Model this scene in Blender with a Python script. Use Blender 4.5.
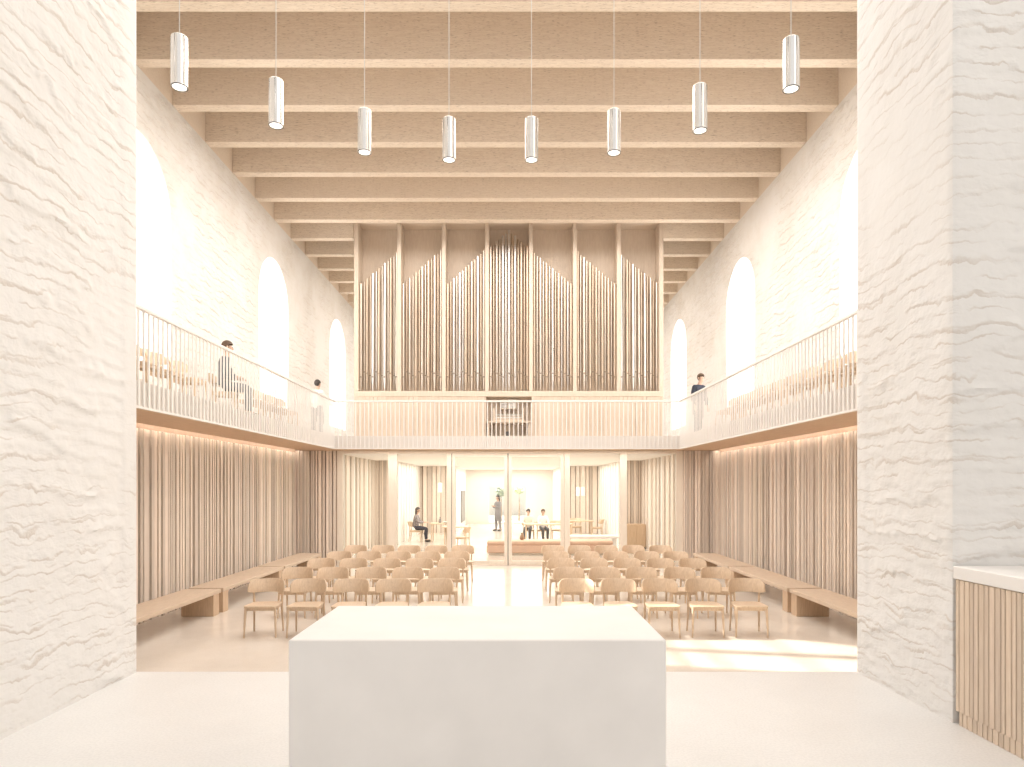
import bpy, math, random
import numpy as np
from mathutils import Vector

random.seed(7)
scene = bpy.context.scene
for o in list(bpy.data.objects):
    bpy.data.objects.remove(o)
COL = scene.collection
PI = math.pi

# ------------------------------------------------------------------ camera, sky, sun, exposure
EYE = 2.2            # above the nave floor
CX = 0.10            # camera stands a little to the side of the nave axis
F = 24 / 36 * 1024   # focal length in pixels
cam_d = bpy.data.cameras.new('camera')
cam_d.lens = 24
cam_d.sensor_width = 36
cam_d.shift_x = 1 / 1024
cam_d.shift_y = 102.5 / 1024
cam_d.clip_start = 0.05
cam = bpy.data.objects.new('camera', cam_d)
cam.location = (CX, 0, EYE)
cam.rotation_euler = (PI / 2, 0, 0)
COL.objects.link(cam)
scene.camera = cam

world = bpy.data.worlds.new('sky')
scene.world = world
world.use_nodes = True
wn = world.node_tree.nodes
wn['Background'].inputs[0].default_value = (1.0, 0.968, 0.938, 1)
wn['Background'].inputs[1].default_value = 0.76

SUN_DIR = Vector((1.0, -0.20, -0.65)).normalized()
sd = bpy.data.lights.new('sun', 'SUN')
sd.energy = 7.5
sd.angle = math.radians(0.9)
sd.color = (1.0, 0.93, 0.82)
sun = bpy.data.objects.new('sun', sd)
sun.rotation_euler = SUN_DIR.to_track_quat('-Z', 'Y').to_euler()
sun.location = (-20, 12, 18)
COL.objects.link(sun)


def area_light(name, loc, rot, sx, sy, power, color=(1, 0.95, 0.88)):
    d = bpy.data.lights.new(name, 'AREA')
    d.shape = 'RECTANGLE'
    d.size, d.size_y = sx, sy
    d.energy = power
    d.color = color
    o = bpy.data.objects.new(name, d)
    o.location = loc
    o.rotation_euler = rot
    COL.objects.link(o)
    return o


# unseen fill lamps added under the beams to brighten nave and gallery
area_light('nave_fill', (0, 12.5, 8.85), (0, 0, 0), 8.0, 11.0, 700, (1, 0.965, 0.925))
area_light('gallery_fill', (0, 23.8, 8.85), (0, 0, 0), 8.0, 7.0, 300, (1, 0.965, 0.925))
# unseen fill lamp added under the gallery to lighten the glazed screen
area_light('soffit_fill', (0, 18.4, 3.16), (0, 0, 0), 8.6, 0.5, 60, (1, 0.96, 0.9))
# invisible fill lamps added below the ceilings of back room and corridor
area_light('parish_room_fill', (0, 25.5, 3.07), (0, 0, 0), 8.0, 11.0, 470)
area_light('corridor_fill', (0, 35.7, 3.07), (0, 0, 0), 4.4, 6.5, 190)
# lamps added outside the first left window and garden door as extra daylight
area_light('window_fill', (-7.1, 11.2, 6.2), (0, -PI / 2, 0), 4.4, 2.3, 170, (1, 0.985, 0.965))
area_light('courtyard_fill', (0, 43.5, 5.0), (-1.2, 0, 0), 8.0, 4.0, 2600, (1, 0.985, 0.965))

scene.view_settings.view_transform = 'Standard'
scene.view_settings.look = 'None'
scene.view_settings.gamma = 1
scene.view_settings.use_curve_mapping = False
scene.view_settings.exposure = 0.36


# ------------------------------------------------------------------ materials
def new_mat(name):
    m = bpy.data.materials.new(name)
    m.use_nodes = True
    nt = m.node_tree
    b = nt.nodes['Principled BSDF']
    return m, nt, b


def N(nt, typ, **kw):
    n = nt.nodes.new(typ)
    for k, v in kw.items():
        if k.startswith('i_'):
            n.inputs[k[2:].replace('_', ' ')].default_value = v
        else:
            setattr(n, k, v)
    return n


def ramp(nt, stops):
    r = nt.nodes.new('ShaderNodeValToRGB')
    els = r.color_ramp.elements
    while len(els) < len(stops):
        els.new(0.5)
    for e, (p, c) in zip(els, stops):
        e.position = p
        e.color = (*c, 1) if len(c) == 3 else c
    return r


def wood(name, light, dark, scale=(1, 1, 1), rough=0.5, flecks=0.0, island=0.0, fine=1.0):
    """Pale timber: grain noise stretched by scale, optional short dark flecks and board to board variation."""
    m, nt, b = new_mat(name)
    L = nt.links.new
    tc = N(nt, 'ShaderNodeTexCoord')
    mp = N(nt, 'ShaderNodeMapping')
    mp.inputs['Scale'].default_value = scale
    L(tc.outputs['Object'], mp.inputs['Vector'])
    n1 = N(nt, 'ShaderNodeTexNoise')
    n1.inputs['Scale'].default_value = 6.0 * fine
    n1.inputs['Detail'].default_value = 6
    n1.inputs['Roughness'].default_value = 0.65
    L(mp.outputs[0], n1.inputs['Vector'])
    r = ramp(nt, [(0.3, dark), (0.7, light)])
    L(n1.outputs['Fac'], r.inputs[0])
    col = r.outputs[0]
    if flecks:
        n2 = N(nt, 'ShaderNodeTexNoise')
        n2.inputs['Scale'].default_value = 17 * fine
        n2.inputs['Detail'].default_value = 3
        L(mp.outputs[0], n2.inputs['Vector'])
        r2 = ramp(nt, [(0.58, (0, 0, 0)), (0.7, (1, 1, 1))])
        L(n2.outputs['Fac'], r2.inputs[0])
        mul = N(nt, 'ShaderNodeMath', operation='MULTIPLY')
        mul.inputs[1].default_value = flecks
        L(r2.outputs[0], mul.inputs[0])
        mx = N(nt, 'ShaderNodeMixRGB', blend_type='MIX')
        mx.inputs[2].default_value = (dark[0] * 0.55, dark[1] * 0.5, dark[2] * 0.45, 1)
        L(mul.outputs[0], mx.inputs[0])
        L(col, mx.inputs[1])
        col = mx.outputs[0]
    if island:
        g = N(nt, 'ShaderNodeNewGeometry')
        mr = N(nt, 'ShaderNodeMapRange')
        mr.inputs['To Min'].default_value = 1 - island
        mr.inputs['To Max'].default_value = 1 + island * 0.6
        L(g.outputs['Random Per Island'], mr.inputs['Value'])
        hs = N(nt, 'ShaderNodeHueSaturation')
        L(mr.outputs[0], hs.inputs['Value'])
        L(col, hs.inputs['Color'])
        col = hs.outputs[0]
    L(col, b.inputs['Base Color'])
    b.inputs['Roughness'].default_value = rough
    bp = N(nt, 'ShaderNodeBump')
    bp.inputs['Strength'].default_value = 0.12
    bp.inputs['Distance'].default_value = 0.01
    L(n1.outputs['Fac'], bp.inputs['Height'])
    L(bp.outputs[0], b.inputs['Normal'])
    return m


def plain(name, color, rough=0.6, metallic=0.0, noise=0.04, scale=4.0, bump=0.0):
    m, nt, b = new_mat(name)
    L = nt.links.new
    tc = N(nt, 'ShaderNodeTexCoord')
    n1 = N(nt, 'ShaderNodeTexNoise')
    n1.inputs['Scale'].default_value = scale
    n1.inputs['Detail'].default_value = 5
    L(tc.outputs['Object'], n1.inputs['Vector'])
    lo = tuple(max(0, c * (1 - noise)) for c in color)
    hi = tuple(min(1, c * (1 + noise)) for c in color)
    r = ramp(nt, [(0.3, lo), (0.7, hi)])
    L(n1.outputs['Fac'], r.inputs[0])
    L(r.outputs[0], b.inputs['Base Color'])
    b.inputs['Roughness'].default_value = rough
    b.inputs['Metallic'].default_value = metallic
    if bump:
        bp = N(nt, 'ShaderNodeBump')
        bp.inputs['Strength'].default_value = bump
        bp.inputs['Distance'].default_value = 0.01
        L(n1.outputs['Fac'], bp.inputs['Height'])
        L(bp.outputs[0], b.inputs['Normal'])
    return m


def stone_wall(name, base, warm, bump=0.6, wear=0.3):
    """Lime washed rubble masonry: flat courses of stone, ragged joints, patches of smooth plaster."""
    m, nt, b = new_mat(name)
    L = nt.links.new
    tc = N(nt, 'ShaderNodeTexCoord')
    warp = N(nt, 'ShaderNodeTexNoise')
    warp.inputs['Scale'].default_value = 1.6
    warp.inputs['Detail'].default_value = 6
    L(tc.outputs['Object'], warp.inputs['Vector'])
    mixv = N(nt, 'ShaderNodeMixRGB', blend_type='LINEAR_LIGHT')
    mixv.inputs[0].default_value = 0.16
    L(tc.outputs['Object'], mixv.inputs[1])
    L(warp.outputs['Color'], mixv.inputs[2])
    sx_ = N(nt, 'ShaderNodeSeparateXYZ')
    L(tc.outputs['Object'], sx_.inputs[0])
    rag = N(nt, 'ShaderNodeTexNoise')
    rag.inputs['Scale'].default_value = 4.2
    rag.inputs['Detail'].default_value = 6
    rag.inputs['Roughness'].default_value = 0.62
    L(tc.outputs['Object'], rag.inputs['Vector'])
    acc = None
    edges = []
    for q, (fq, kw, kr) in enumerate(((4.2, 1.3, 0.8), (8.5, 1.8, 1.3))):
        t1 = N(nt, 'ShaderNodeMath', operation='MULTIPLY')
        t1.inputs[1].default_value = fq
        L(sx_.outputs['Z'], t1.inputs[0])
        t2 = N(nt, 'ShaderNodeMath', operation='MULTIPLY_ADD')
        t2.inputs[1].default_value = kw
        L(warp.outputs['Fac'], t2.inputs[0])
        L(t1.outputs[0], t2.inputs[2])
        t3 = N(nt, 'ShaderNodeMath', operation='MULTIPLY_ADD')
        t3.inputs[1].default_value = kr
        L(rag.outputs['Fac'], t3.inputs[0])
        L(t2.outputs[0], t3.inputs[2])
        fr = N(nt, 'ShaderNodeMath', operation='FRACT')
        L(t3.outputs[0], fr.inputs[0])
        rr = ramp(nt, [(0.0, (0, 0, 0)), (0.10, (1, 1, 1)), (1.0, (0, 0, 0))])
        L(fr.outputs[0], rr.inputs[0])
        gate = N(nt, 'ShaderNodeTexNoise')
        gate.inputs['Scale'].default_value = 2.8 + 1.5 * q
        gate.inputs['Detail'].default_value = 4
        mpg = N(nt, 'ShaderNodeMapping')
        mpg.inputs['Location'].default_value = (3.3 * q, 7.7 * q, 1.0)
        mpg.inputs['Scale'].default_value = (1, 1, 1.8)
        L(tc.outputs['Object'], mpg.inputs['Vector'])
        L(mpg.outputs[0], gate.inputs['Vector'])
        rg = ramp(nt, [(0.42, (0, 0, 0)), (0.58, (1, 1, 1))])
        L(gate.outputs['Fac'], rg.inputs[0])
        # bare stone where the limewash has worn off the ledges
        re_ = ramp(nt, [(0.0, (1, 1, 1)), (0.09, (0.7, 0.7, 0.7)), (0.16, (0, 0, 0))])
        L(fr.outputs[0], re_.inputs[0])
        me_ = N(nt, 'ShaderNodeMath', operation='MULTIPLY')
        L(re_.outputs[0], me_.inputs[0])
        L(rg.outputs[0], me_.inputs[1])
        edges.append(me_)
        mg = N(nt, 'ShaderNodeMath', operation='MULTIPLY')
        L(rr.outputs[0], mg.inputs[0])
        L(rg.outputs[0], mg.inputs[1])
        if acc is None:
            acc = mg
        else:
            ad = N(nt, 'ShaderNodeMath', operation='MULTIPLY_ADD')
            ad.inputs[1].default_value = 0.55
            L(mg.outputs[0], ad.inputs[0])
            L(acc.outputs[0], ad.inputs[2])
            acc = ad
    hm = acc
    patch = N(nt, 'ShaderNodeTexNoise')
    patch.inputs['Scale'].default_value = 0.55
    patch.inputs['Detail'].default_value = 5
    L(tc.outputs['Object'], patch.inputs['Vector'])
    rp = ramp(nt, [(0.40, (0.12, 0.12, 0.12)), (0.52, (1, 1, 1))])
    L(patch.outputs['Fac'], rp.inputs[0])
    hh = N(nt, 'ShaderNodeMath', operation='MULTIPLY')
    L(hm.outputs[0], hh.inputs[0])
    L(rp.outputs[0], hh.inputs[1])
    fine = N(nt, 'ShaderNodeTexNoise')
    fine.inputs['Scale'].default_value = 14
    fine.inputs['Detail'].default_value = 6
    L(tc.outputs['Object'], fine.inputs['Vector'])
    add = N(nt, 'ShaderNodeMath', operation='MULTIPLY_ADD')
    add.inputs[1].default_value = 0.35
    L(fine.outputs['Fac'], add.inputs[0])
    L(hh.outputs[0], add.inputs[2])
    bp = N(nt, 'ShaderNodeBump')
    bp.inputs['Strength'].default_value = bump
    bp.inputs['Distance'].default_value = 0.05
    L(add.outputs[0], bp.inputs['Height'])
    L(bp.outputs[0], b.inputs['Normal'])
    # stains: warm limewash wear
    st = N(nt, 'ShaderNodeTexNoise')
    st.inputs['Scale'].default_value = 1.1
    st.inputs['Detail'].default_value = 8
    st.inputs['Roughness'].default_value = 0.7
    L(mixv.outputs[0], st.inputs['Vector'])
    rs = ramp(nt, [(0.42, base), (0.72, warm)])
    L(st.outputs['Fac'], rs.inputs[0])
    mxw = N(nt, 'ShaderNodeMath', operation='MAXIMUM')
    L(edges[0].outputs[0], mxw.inputs[0])
    L(edges[1].outputs[0], mxw.inputs[1])
    mw2 = N(nt, 'ShaderNodeMath', operation='MULTIPLY')
    L(mxw.outputs[0], mw2.inputs[0])
    L(rp.outputs[0], mw2.inputs[1])
    mw3 = N(nt, 'ShaderNodeMath', operation='MULTIPLY')
    mw3.inputs[1].default_value = wear
    L(mw2.outputs[0], mw3.inputs[0])
    mxc = N(nt, 'ShaderNodeMixRGB', blend_type='MIX')
    mxc.inputs[2].default_value = (0.60, 0.51, 0.425, 1)
    L(mw3.outputs[0], mxc.inputs[0])
    L(rs.outputs[0], mxc.inputs[1])
    L(mxc.outputs[0], b.inputs['Base Color'])
    b.inputs['Roughness'].default_value = 0.9
    return m


def emitter(name, color, strength):
    m, nt, b = new_mat(name)
    b.inputs['Base Color'].default_value = (*color, 1)
    b.inputs['Emission Color'].default_value = (*color, 1)
    b.inputs['Emission Strength'].default_value = strength
    return m


def glass(name, tint=(0.97, 0.98, 0.97), gloss=0.05):
    m = bpy.data.materials.new(name)
    m.use_nodes = True
    nt = m.node_tree
    nt.nodes.clear()
    out = N(nt, 'ShaderNodeOutputMaterial')
    tr = N(nt, 'ShaderNodeBsdfTransparent')
    tr.inputs[0].default_value = (*tint, 1)
    gl = N(nt, 'ShaderNodeBsdfGlossy')
    gl.inputs['Roughness'].default_value = 0.02
    fr = N(nt, 'ShaderNodeFresnel')
    fr.inputs[0].default_value = 1.35
    mx = N(nt, 'ShaderNodeMixShader')
    nt.links.new(fr.outputs[0], mx.inputs[0])
    nt.links.new(tr.outputs[0], mx.inputs[1])
    nt.links.new(gl.outputs[0], mx.inputs[2])
    nt.links.new(mx.outputs[0], out.inputs[0])
    return m


def polished_floor(name, c1, c2, rough):
    m, nt, b = new_mat(name)
    L = nt.links.new
    tc = N(nt, 'ShaderNodeTexCoord')
    n1 = N(nt, 'ShaderNodeTexNoise')
    n1.inputs['Scale'].default_value = 1.3
    n1.inputs['Detail'].default_value = 8
    n1.inputs['Roughness'].default_value = 0.7
    L(tc.outputs['Object'], n1.inputs['Vector'])
    r = ramp(nt, [(0.3, c1), (0.7, c2)])
    L(n1.outputs['Fac'], r.inputs[0])
    n2 = N(nt, 'ShaderNodeTexNoise')
    n2.inputs['Scale'].default_value = 60
    n2.inputs['Detail'].default_value = 2
    L(tc.outputs['Object'], n2.inputs['Vector'])
    r2 = ramp(nt, [(0.35, (0.93, 0.93, 0.93)), (0.6, (1, 1, 1))])
    L(n2.outputs['Fac'], r2.inputs[0])
    mx = N(nt, 'ShaderNodeMixRGB', blend_type='MULTIPLY')
    mx.inputs[0].default_value = 1
    L(r.outputs[0], mx.inputs[1])
    L(r2.outputs[0], mx.inputs[2])
    L(mx.outputs[0], b.inputs['Base Color'])
    mr = N(nt, 'ShaderNodeMapRange')
    mr.inputs['To Min'].default_value = rough * 0.7
    mr.inputs['To Max'].default_value = rough * 1.4
    L(n1.outputs['Fac'], mr.inputs['Value'])
    L(mr.outputs[0], b.inputs['Roughness'])
    return m


M = {}
M['chancel_stone'] = stone_wall('limewashed_chancel_stone', (0.835, 0.822, 0.806), (0.795, 0.775, 0.75), 0.25, wear=0.5)
M['nave_stone'] = stone_wall('limewashed_nave_stone', (0.87, 0.845, 0.81), (0.80, 0.755, 0.695), 0.5, wear=0.42)
M['reveal'] = plain('white_window_reveal', (0.90, 0.885, 0.86), 0.9, noise=0.04, scale=6, bump=0.3)
M['plaster'] = plain('white_plaster', (0.88, 0.84, 0.79), 0.85, noise=0.02)
M['pinkish_plaster'] = plain('pale_pink_plaster', (0.84, 0.755, 0.69), 0.85, noise=0.02)
M['altar'] = plain('white_altar_stone', (0.85, 0.82, 0.795), 0.45, noise=0.035, scale=3.0)
M['chancel_floor'] = polished_floor('pale_chancel_terrazzo', (0.755, 0.74, 0.722), (0.815, 0.80, 0.783), 0.36)
M['nave_floor'] = polished_floor('beige_polished_floor', (0.74, 0.665, 0.585), (0.82, 0.75, 0.675), 0.12)
M['beam_wood'] = wood('laminated_beam_timber', (0.89, 0.775, 0.645), (0.76, 0.63, 0.50), (0.8, 7, 9), 0.6, flecks=0.9)
M['ceiling_wood'] = wood('ceiling_board_timber', (0.86, 0.745, 0.62), (0.77, 0.65, 0.525), (0.8, 6, 6), 0.6)
M['slat_wood'] = wood('slat_timber', (0.88, 0.78, 0.685), (0.75, 0.635, 0.54), (7, 7, 0.5), 0.5, island=0.28)
M['slat_back'] = wood('slat_backing_timber', (0.40, 0.285, 0.205), (0.32, 0.22, 0.155), (6, 6, 0.5), 0.7)
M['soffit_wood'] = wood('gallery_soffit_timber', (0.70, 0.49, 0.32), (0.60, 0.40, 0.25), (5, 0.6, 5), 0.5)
M['bench_wood'] = wood('bench_oak', (0.68, 0.545, 0.42), (0.56, 0.43, 0.32), (7, 0.7, 7), 0.45)
M['bench_leg_wood'] = wood('bench_leg_oak', (0.70, 0.515, 0.355), (0.54, 0.375, 0.245), (7, 7, 0.7), 0.45)
M['chair_wood'] = wood('chair_beech', (0.75, 0.59, 0.435), (0.60, 0.445, 0.31), (8, 8, 1.6), 0.4)
M['frame_wood'] = wood('screen_timber', (0.87, 0.785, 0.685), (0.80, 0.70, 0.59), (7, 7, 0.5), 0.5)
M['organ_wood'] = wood('organ_case_timber', (0.78, 0.66, 0.54), (0.69, 0.565, 0.45), (5, 5, 0.8), 0.5)
M['counter_wood'] = wood('counter_slat_timber', (0.77, 0.64, 0.51), (0.66, 0.52, 0.40), (9, 9, 0.7), 0.5, island=0.12)
M['counter_back'] = wood('counter_backing_timber', (0.40, 0.29, 0.2), (0.32, 0.22, 0.15), (6, 6, 0.6), 0.7)
M['white_top'] = plain('white_worktop', (0.88, 0.855, 0.83), 0.4, noise=0.02)
M['rail'] = plain('off_white_railing_paint', (0.84, 0.805, 0.77), 0.45, noise=0.01)
M['fascia'] = plain('pale_fascia_paint', (0.80, 0.75, 0.70), 0.5, noise=0.02)
M['chrome'] = plain('brushed_lamp_metal', (0.82, 0.80, 0.775), 0.22, 1.0, noise=0.02, scale=12)
M['cable'] = plain('white_cable', (0.85, 0.83, 0.80), 0.5, noise=0.0)
M['lens'] = emitter('lit_lamp_lens', (1.0, 0.96, 0.9), 1.2)
M['pipe_tin'] = plain('organ_pipe_tin', (0.72, 0.65, 0.565), 0.36, 1.0, noise=0.07, scale=3)
M['pipe_copper'] = plain('organ_pipe_warm_metal', (0.66, 0.55, 0.435), 0.38, 1.0, noise=0.08, scale=3)
M['pipe_silver'] = plain('organ_pipe_bright_metal', (0.80, 0.775, 0.745), 0.33, 1.0, noise=0.05, scale=3)
M['pipe_mouth'] = plain('organ_pipe_mouth', (0.22, 0.16, 0.11), 0.6, noise=0.0)
M['led'] = emitter('cove_light_strip', (1.0, 0.94, 0.86), 10.0)
M['glow_pane'] = emitter('glowing_daylight_pane', (1.0, 0.985, 0.965), 3.3)  # emission stands in for daylight; these panes also keep the sun out
M['glass'] = glass('clear_glass')
M['dark'] = plain('dark_metal_and_gap_shade', (0.10, 0.095, 0.09), 0.5, noise=0.0)
M['terracotta'] = plain('terracotta_upholstery', (0.75, 0.51, 0.39), 0.85, noise=0.06)
M['white_ceramic'] = plain('white_ceramic', (0.85, 0.84, 0.82), 0.3, noise=0.0)
M['brown_ceramic'] = plain('brown_ceramic', (0.36, 0.22, 0.13), 0.4, noise=0.05)
M['grey_panel'] = plain('grey_panel', (0.26, 0.25, 0.235), 0.5, noise=0.03)
M['leaf'] = plain('garden_leaf', (0.40, 0.45, 0.27), 0.6, noise=0.3, scale=9)
M['leaf_grey'] = plain('garden_leaf_grey', (0.24, 0.27, 0.20), 0.7, noise=0.3, scale=9)
M['bark'] = plain('bark', (0.22, 0.16, 0.11), 0.9, noise=0.2)
M['paving'] = plain('courtyard_paving', (0.75, 0.72, 0.68), 0.9, noise=0.06)
M['paper'] = plain('sheet_paper', (0.90, 0.89, 0.86), 0.8, noise=0.0)
M['ink'] = plain('printed_ink', (0.12, 0.11, 0.1), 0.8, noise=0.0)
M['skin'] = plain('skin_tone', (0.66, 0.44, 0.33), 0.6, noise=0.02)
M['hair'] = plain('dark_hair', (0.055, 0.042, 0.036), 0.6, noise=0.2, scale=30)
M['hair_brown'] = plain('brown_hair', (0.13, 0.08, 0.05), 0.6, noise=0.2, scale=30)
M['navy'] = plain('navy_cloth', (0.045, 0.05, 0.07), 0.9, noise=0.08)
M['charcoal'] = plain('charcoal_cloth', (0.12, 0.125, 0.14), 0.9, noise=0.08)
M['grey_cloth'] = plain('grey_cloth', (0.30, 0.29, 0.30), 0.9, noise=0.08)
M['patterned_cloth'] = plain('grey_patterned_cloth', (0.30, 0.27, 0.27), 0.9, noise=0.6, scale=26)
M['white_cloth'] = plain('white_cloth', (0.84, 0.82, 0.80), 0.9, noise=0.03)
M['cream_cloth'] = plain('cream_cloth', (0.78, 0.70, 0.60), 0.9, noise=0.03)
M['shoe'] = plain('dark_shoe_leather', (0.05, 0.045, 0.04), 0.5, noise=0.0)


# ------------------------------------------------------------------ mesh helpers
class MB:
    """Collects shapes and links them as one mesh object."""

    def __init__(self):
        self.v, self.f, self.m = [], [], []

    def face(self, pts, mi=0):
        i = len(self.v)
        self.v += [tuple(p) for p in pts]
        self.f.append(tuple(range(i, i + len(pts))))
        self.m.append(mi)

    def box(self, x0, x1, y0, y1, z0, z1, mi=0):
        i = len(self.v)
        self.v += [(x0, y0, z0), (x1, y0, z0), (x1, y1, z0), (x0, y1, z0),
                   (x0, y0, z1), (x1, y0, z1), (x1, y1, z1), (x0, y1, z1)]
        for q in ((0, 3, 2, 1), (4, 5, 6, 7), (0, 1, 5, 4), (1, 2, 6, 5), (2, 3, 7, 6), (3, 0, 4, 7)):
            self.f.append(tuple(i + k for k in q))
            self.m.append(mi)
        return self

    def bbox(self, x0, x1, y0, y1, z0, z1, b=0.01, mi=0):
        """Box with chamfered edges."""
        i0 = len(self.v)
        idx = {}
        xs, ys, zs = (x0, x1), (y0, y1), (z0, z1)
        s = (1, -1)
        for a in (0, 1):
            for c in (0, 1):
                for e in (0, 1):
                    for ax in range(3):
                        p = [xs[a], ys[c], zs[e]]
                        k = (a, c, e)
                        for q in range(3):
                            if q != ax:
                                p[q] += s[k[q]] * b
                        idx[(a, c, e, ax)] = len(self.v)
                        self.v.append(tuple(p))
        def add(l):
            self.f.append(tuple(l)); self.m.append(mi)
        for a in (0, 1):
            l = [idx[(a, c, e, 0)] for c, e in ((0, 0), (1, 0), (1, 1), (0, 1))]
            add(l if a else l[::-1])
            l = [idx[(c, a, e, 1)] for c, e in ((0, 0), (0, 1), (1, 1), (1, 0))]
            add(l if a else l[::-1])
            l = [idx[(c, e, a, 2)] for c, e in ((0, 0), (1, 0), (1, 1), (0, 1))]
            add(l if a else l[::-1])
        for a in (0, 1):
            for c in (0, 1):
                add([idx[(a, c, 0, 0)], idx[(a, c, 1, 0)], idx[(a, c, 1, 1)], idx[(a, c, 0, 1)]][::(1 if a != c else -1)])
                add([idx[(a, 0, c, 0)], idx[(a, 1, c, 0)], idx[(a, 1, c, 2)], idx[(a, 0, c, 2)]][::(-1 if a != c else 1)])
                add([idx[(0, a, c, 1)], idx[(1, a, c, 1)], idx[(1, a, c, 2)], idx[(0, a, c, 2)]][::(1 if a != c else -1)])
        for a in (0, 1):
            for c in (0, 1):
                for e in (0, 1):
                    l = [idx[(a, c, e, 0)], idx[(a, c, e, 1)], idx[(a, c, e, 2)]]
                    add(l if (a + c + e) % 2 else l[::-1])
        return self

    def tube(self, pts, radii, n=10, mi=0, caps=True, flat=None):
        """Tube through pts; flat = (kx, ky) squashes the ring."""
        pts = [Vector(p) for p in pts]
        if not hasattr(radii, '__len__'):
            radii = [radii] * len(pts)
        rings = []
        up0 = Vector((0, 1, 0))
        for k, p in enumerate(pts):
            t = (pts[min(k + 1, len(pts) - 1)] - pts[max(k - 1, 0)]).normalized()
            up = up0 if abs(t.dot(up0)) < 0.9 else Vector((0, 0, 1))
            a = t.cross(up).normalized()
            b2 = t.cross(a).normalized()
            i = len(self.v)
            fa, fb = flat if flat else (1, 1)
            for j in range(n):
                an = 2 * PI * j / n
                self.v.append(tuple(p + a * (math.cos(an) * radii[k] * fa) + b2 * (math.sin(an) * radii[k] * fb)))
            rings.append(i)
        for r0, r1 in zip(rings, rings[1:]):
            for j in range(n):
                j2 = (j + 1) % n
                self.f.append((r0 + j, r0 + j2, r1 + j2, r1 + j))
                self.m.append(mi)
        if caps:
            self.f.append(tuple(rings[0] + j for j in range(n))[::-1])
            self.m.append(mi)
            self.f.append(tuple(rings[-1] + j for j in range(n)))
            self.m.append(mi)
        return self

    def lathe(self, prof, c=(0, 0, 0), n=24, mi=0):
        rings = []
        for r, z in prof:
            i = len(self.v)
            for j in range(n):
                an = 2 * PI * j / n
                self.v.append((c[0] + r * math.cos(an), c[1] + r * math.sin(an), c[2] + z))
            rings.append(i)
        for r0, r1 in zip(rings, rings[1:]):
            for j in range(n):
                j2 = (j + 1) % n
                self.f.append((r0 + j, r0 + j2, r1 + j2, r1 + j))
                self.m.append(mi)
        return self

    def ellipsoid(self, c, r, n=14, m=9, mi=0):
        prof = [(math.sin(PI * k / m), -math.cos(PI * k / m)) for k in range(m + 1)]
        i0 = len(self.v)
        self.lathe([(max(p[0], 1e-4), p[1]) for p in prof], (0, 0, 0), n, mi)
        for i in range(i0, len(self.v)):
            x, y, z = self.v[i]
            self.v[i] = (c[0] + x * r[0], c[1] + y * r[1], c[2] + z * r[2])
        return self

    def prism(self, poly, y0, y1, mi=0):
        """poly of (x, z) extruded along y."""
        n = len(poly)
        i = len(self.v)
        self.v += [(x, y0, z) for x, z in poly] + [(x, y1, z) for x, z in poly]
        self.f.append(tuple(range(i, i + n)))
        self.f.append(tuple(range(i + 2 * n - 1, i + n - 1, -1)))
        self.m += [mi, mi]
        for k in range(n):
            k2 = (k + 1) % n
            self.f.append((i + k, i + n + k, i + n + k2, i + k2))
            self.m.append(mi)
        return self

    def build(self, name, mats, parent=None, smooth=False, angle=None):
        me = bpy.data.meshes.new(name)
        me.from_pydata(self.v, [], self.f)
        if not isinstance(mats, (list, tuple)):
            mats = [mats]
        for m in mats:
            me.materials.append(m)
        me.polygons.foreach_set('material_index', self.m)
        if smooth:
            me.polygons.foreach_set('use_smooth', [True] * len(self.f))
        me.update()
        if angle is not None:
            try:
                me.set_sharp_from_angle(angle=angle)
            except Exception:
                pass
        o = bpy.data.objects.new(name, me)
        COL.objects.link(o)
        if parent is not None:
            o.parent = parent
        return o


SM = math.radians(40)


def tag(o, label=None, cat=None, group=None, kind=None):
    if label:
        o['label'] = label
    if cat:
        o['category'] = cat
    if group:
        o['group'] = group
    if kind:
        o['kind'] = kind
    return o


def struct(o, label, cat):
    return tag(o, label, cat, kind='structure')


def empty(name, loc=(0, 0, 0), rz=0.0):
    o = bpy.data.objects.new(name, None)
    o.empty_display_size = 0.1
    o.location = loc
    o.rotation_euler = (0, 0, rz)
    COL.objects.link(o)
    return o


def copy_tree(o, parent=None):
    c = o.copy()
    COL.objects.link(c)
    c.parent = parent
    for ch in list(o.children):
        copy_tree(ch, c)
    return c


def px2x(px, d):
    return (px - 511) * d / F + CX


def py2z(py, d):
    return EYE + (486 - py) * d / F


# ------------------------------------------------------------------ large structure
W = 5.9        # half width of the nave
WT = 0.95      # wall thickness
ZB = 8.95      # underside of the beams
STEP = 6.25    # edge of the chancel platform
CF = 0.5       # chancel floor level
GZ0, GZ1 = 3.18, 3.51   # gallery slab
GE = 4.58      # gallery edge
GY = 18.0      # front of the back gallery
GLY = 18.9     # glazed screen
YB = 28.0

mb = MB().box(-W - WT, W + WT, STEP - 0.5, 46, -0.3, 0)
struct(mb.build('floor', M['nave_floor']), 'beige polished stone floor of the nave with soft reflections', 'floor')
mb = MB().box(-9, 9, -5, STEP, -0.1, CF)
struct(mb.build('floor_chancel', M['chancel_floor']), 'pale raised chancel floor around the altar', 'floor')

# nave ceiling: boards between the beams, then each beam
mb = MB().box(-W - WT, W + WT, STEP - 0.4, YB + 0.4, ZB + 1.0, ZB + 1.2)
struct(mb.build('ceiling', M['ceiling_wood']), 'timber ceiling boards above the beams', 'ceiling')
for s, nm in ((-1, 'left'), (1, 'right')):
    mb = MB().box(*(sorted((s * W, s * (W + WT)))), STEP - 0.4, YB + 0.4, ZB, ZB + 1.0)
    struct(mb.build('trim_ceiling_' + nm, M['ceiling_wood']), f'timber edge boards closing the beams above the {nm} wall', 'trim')

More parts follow.
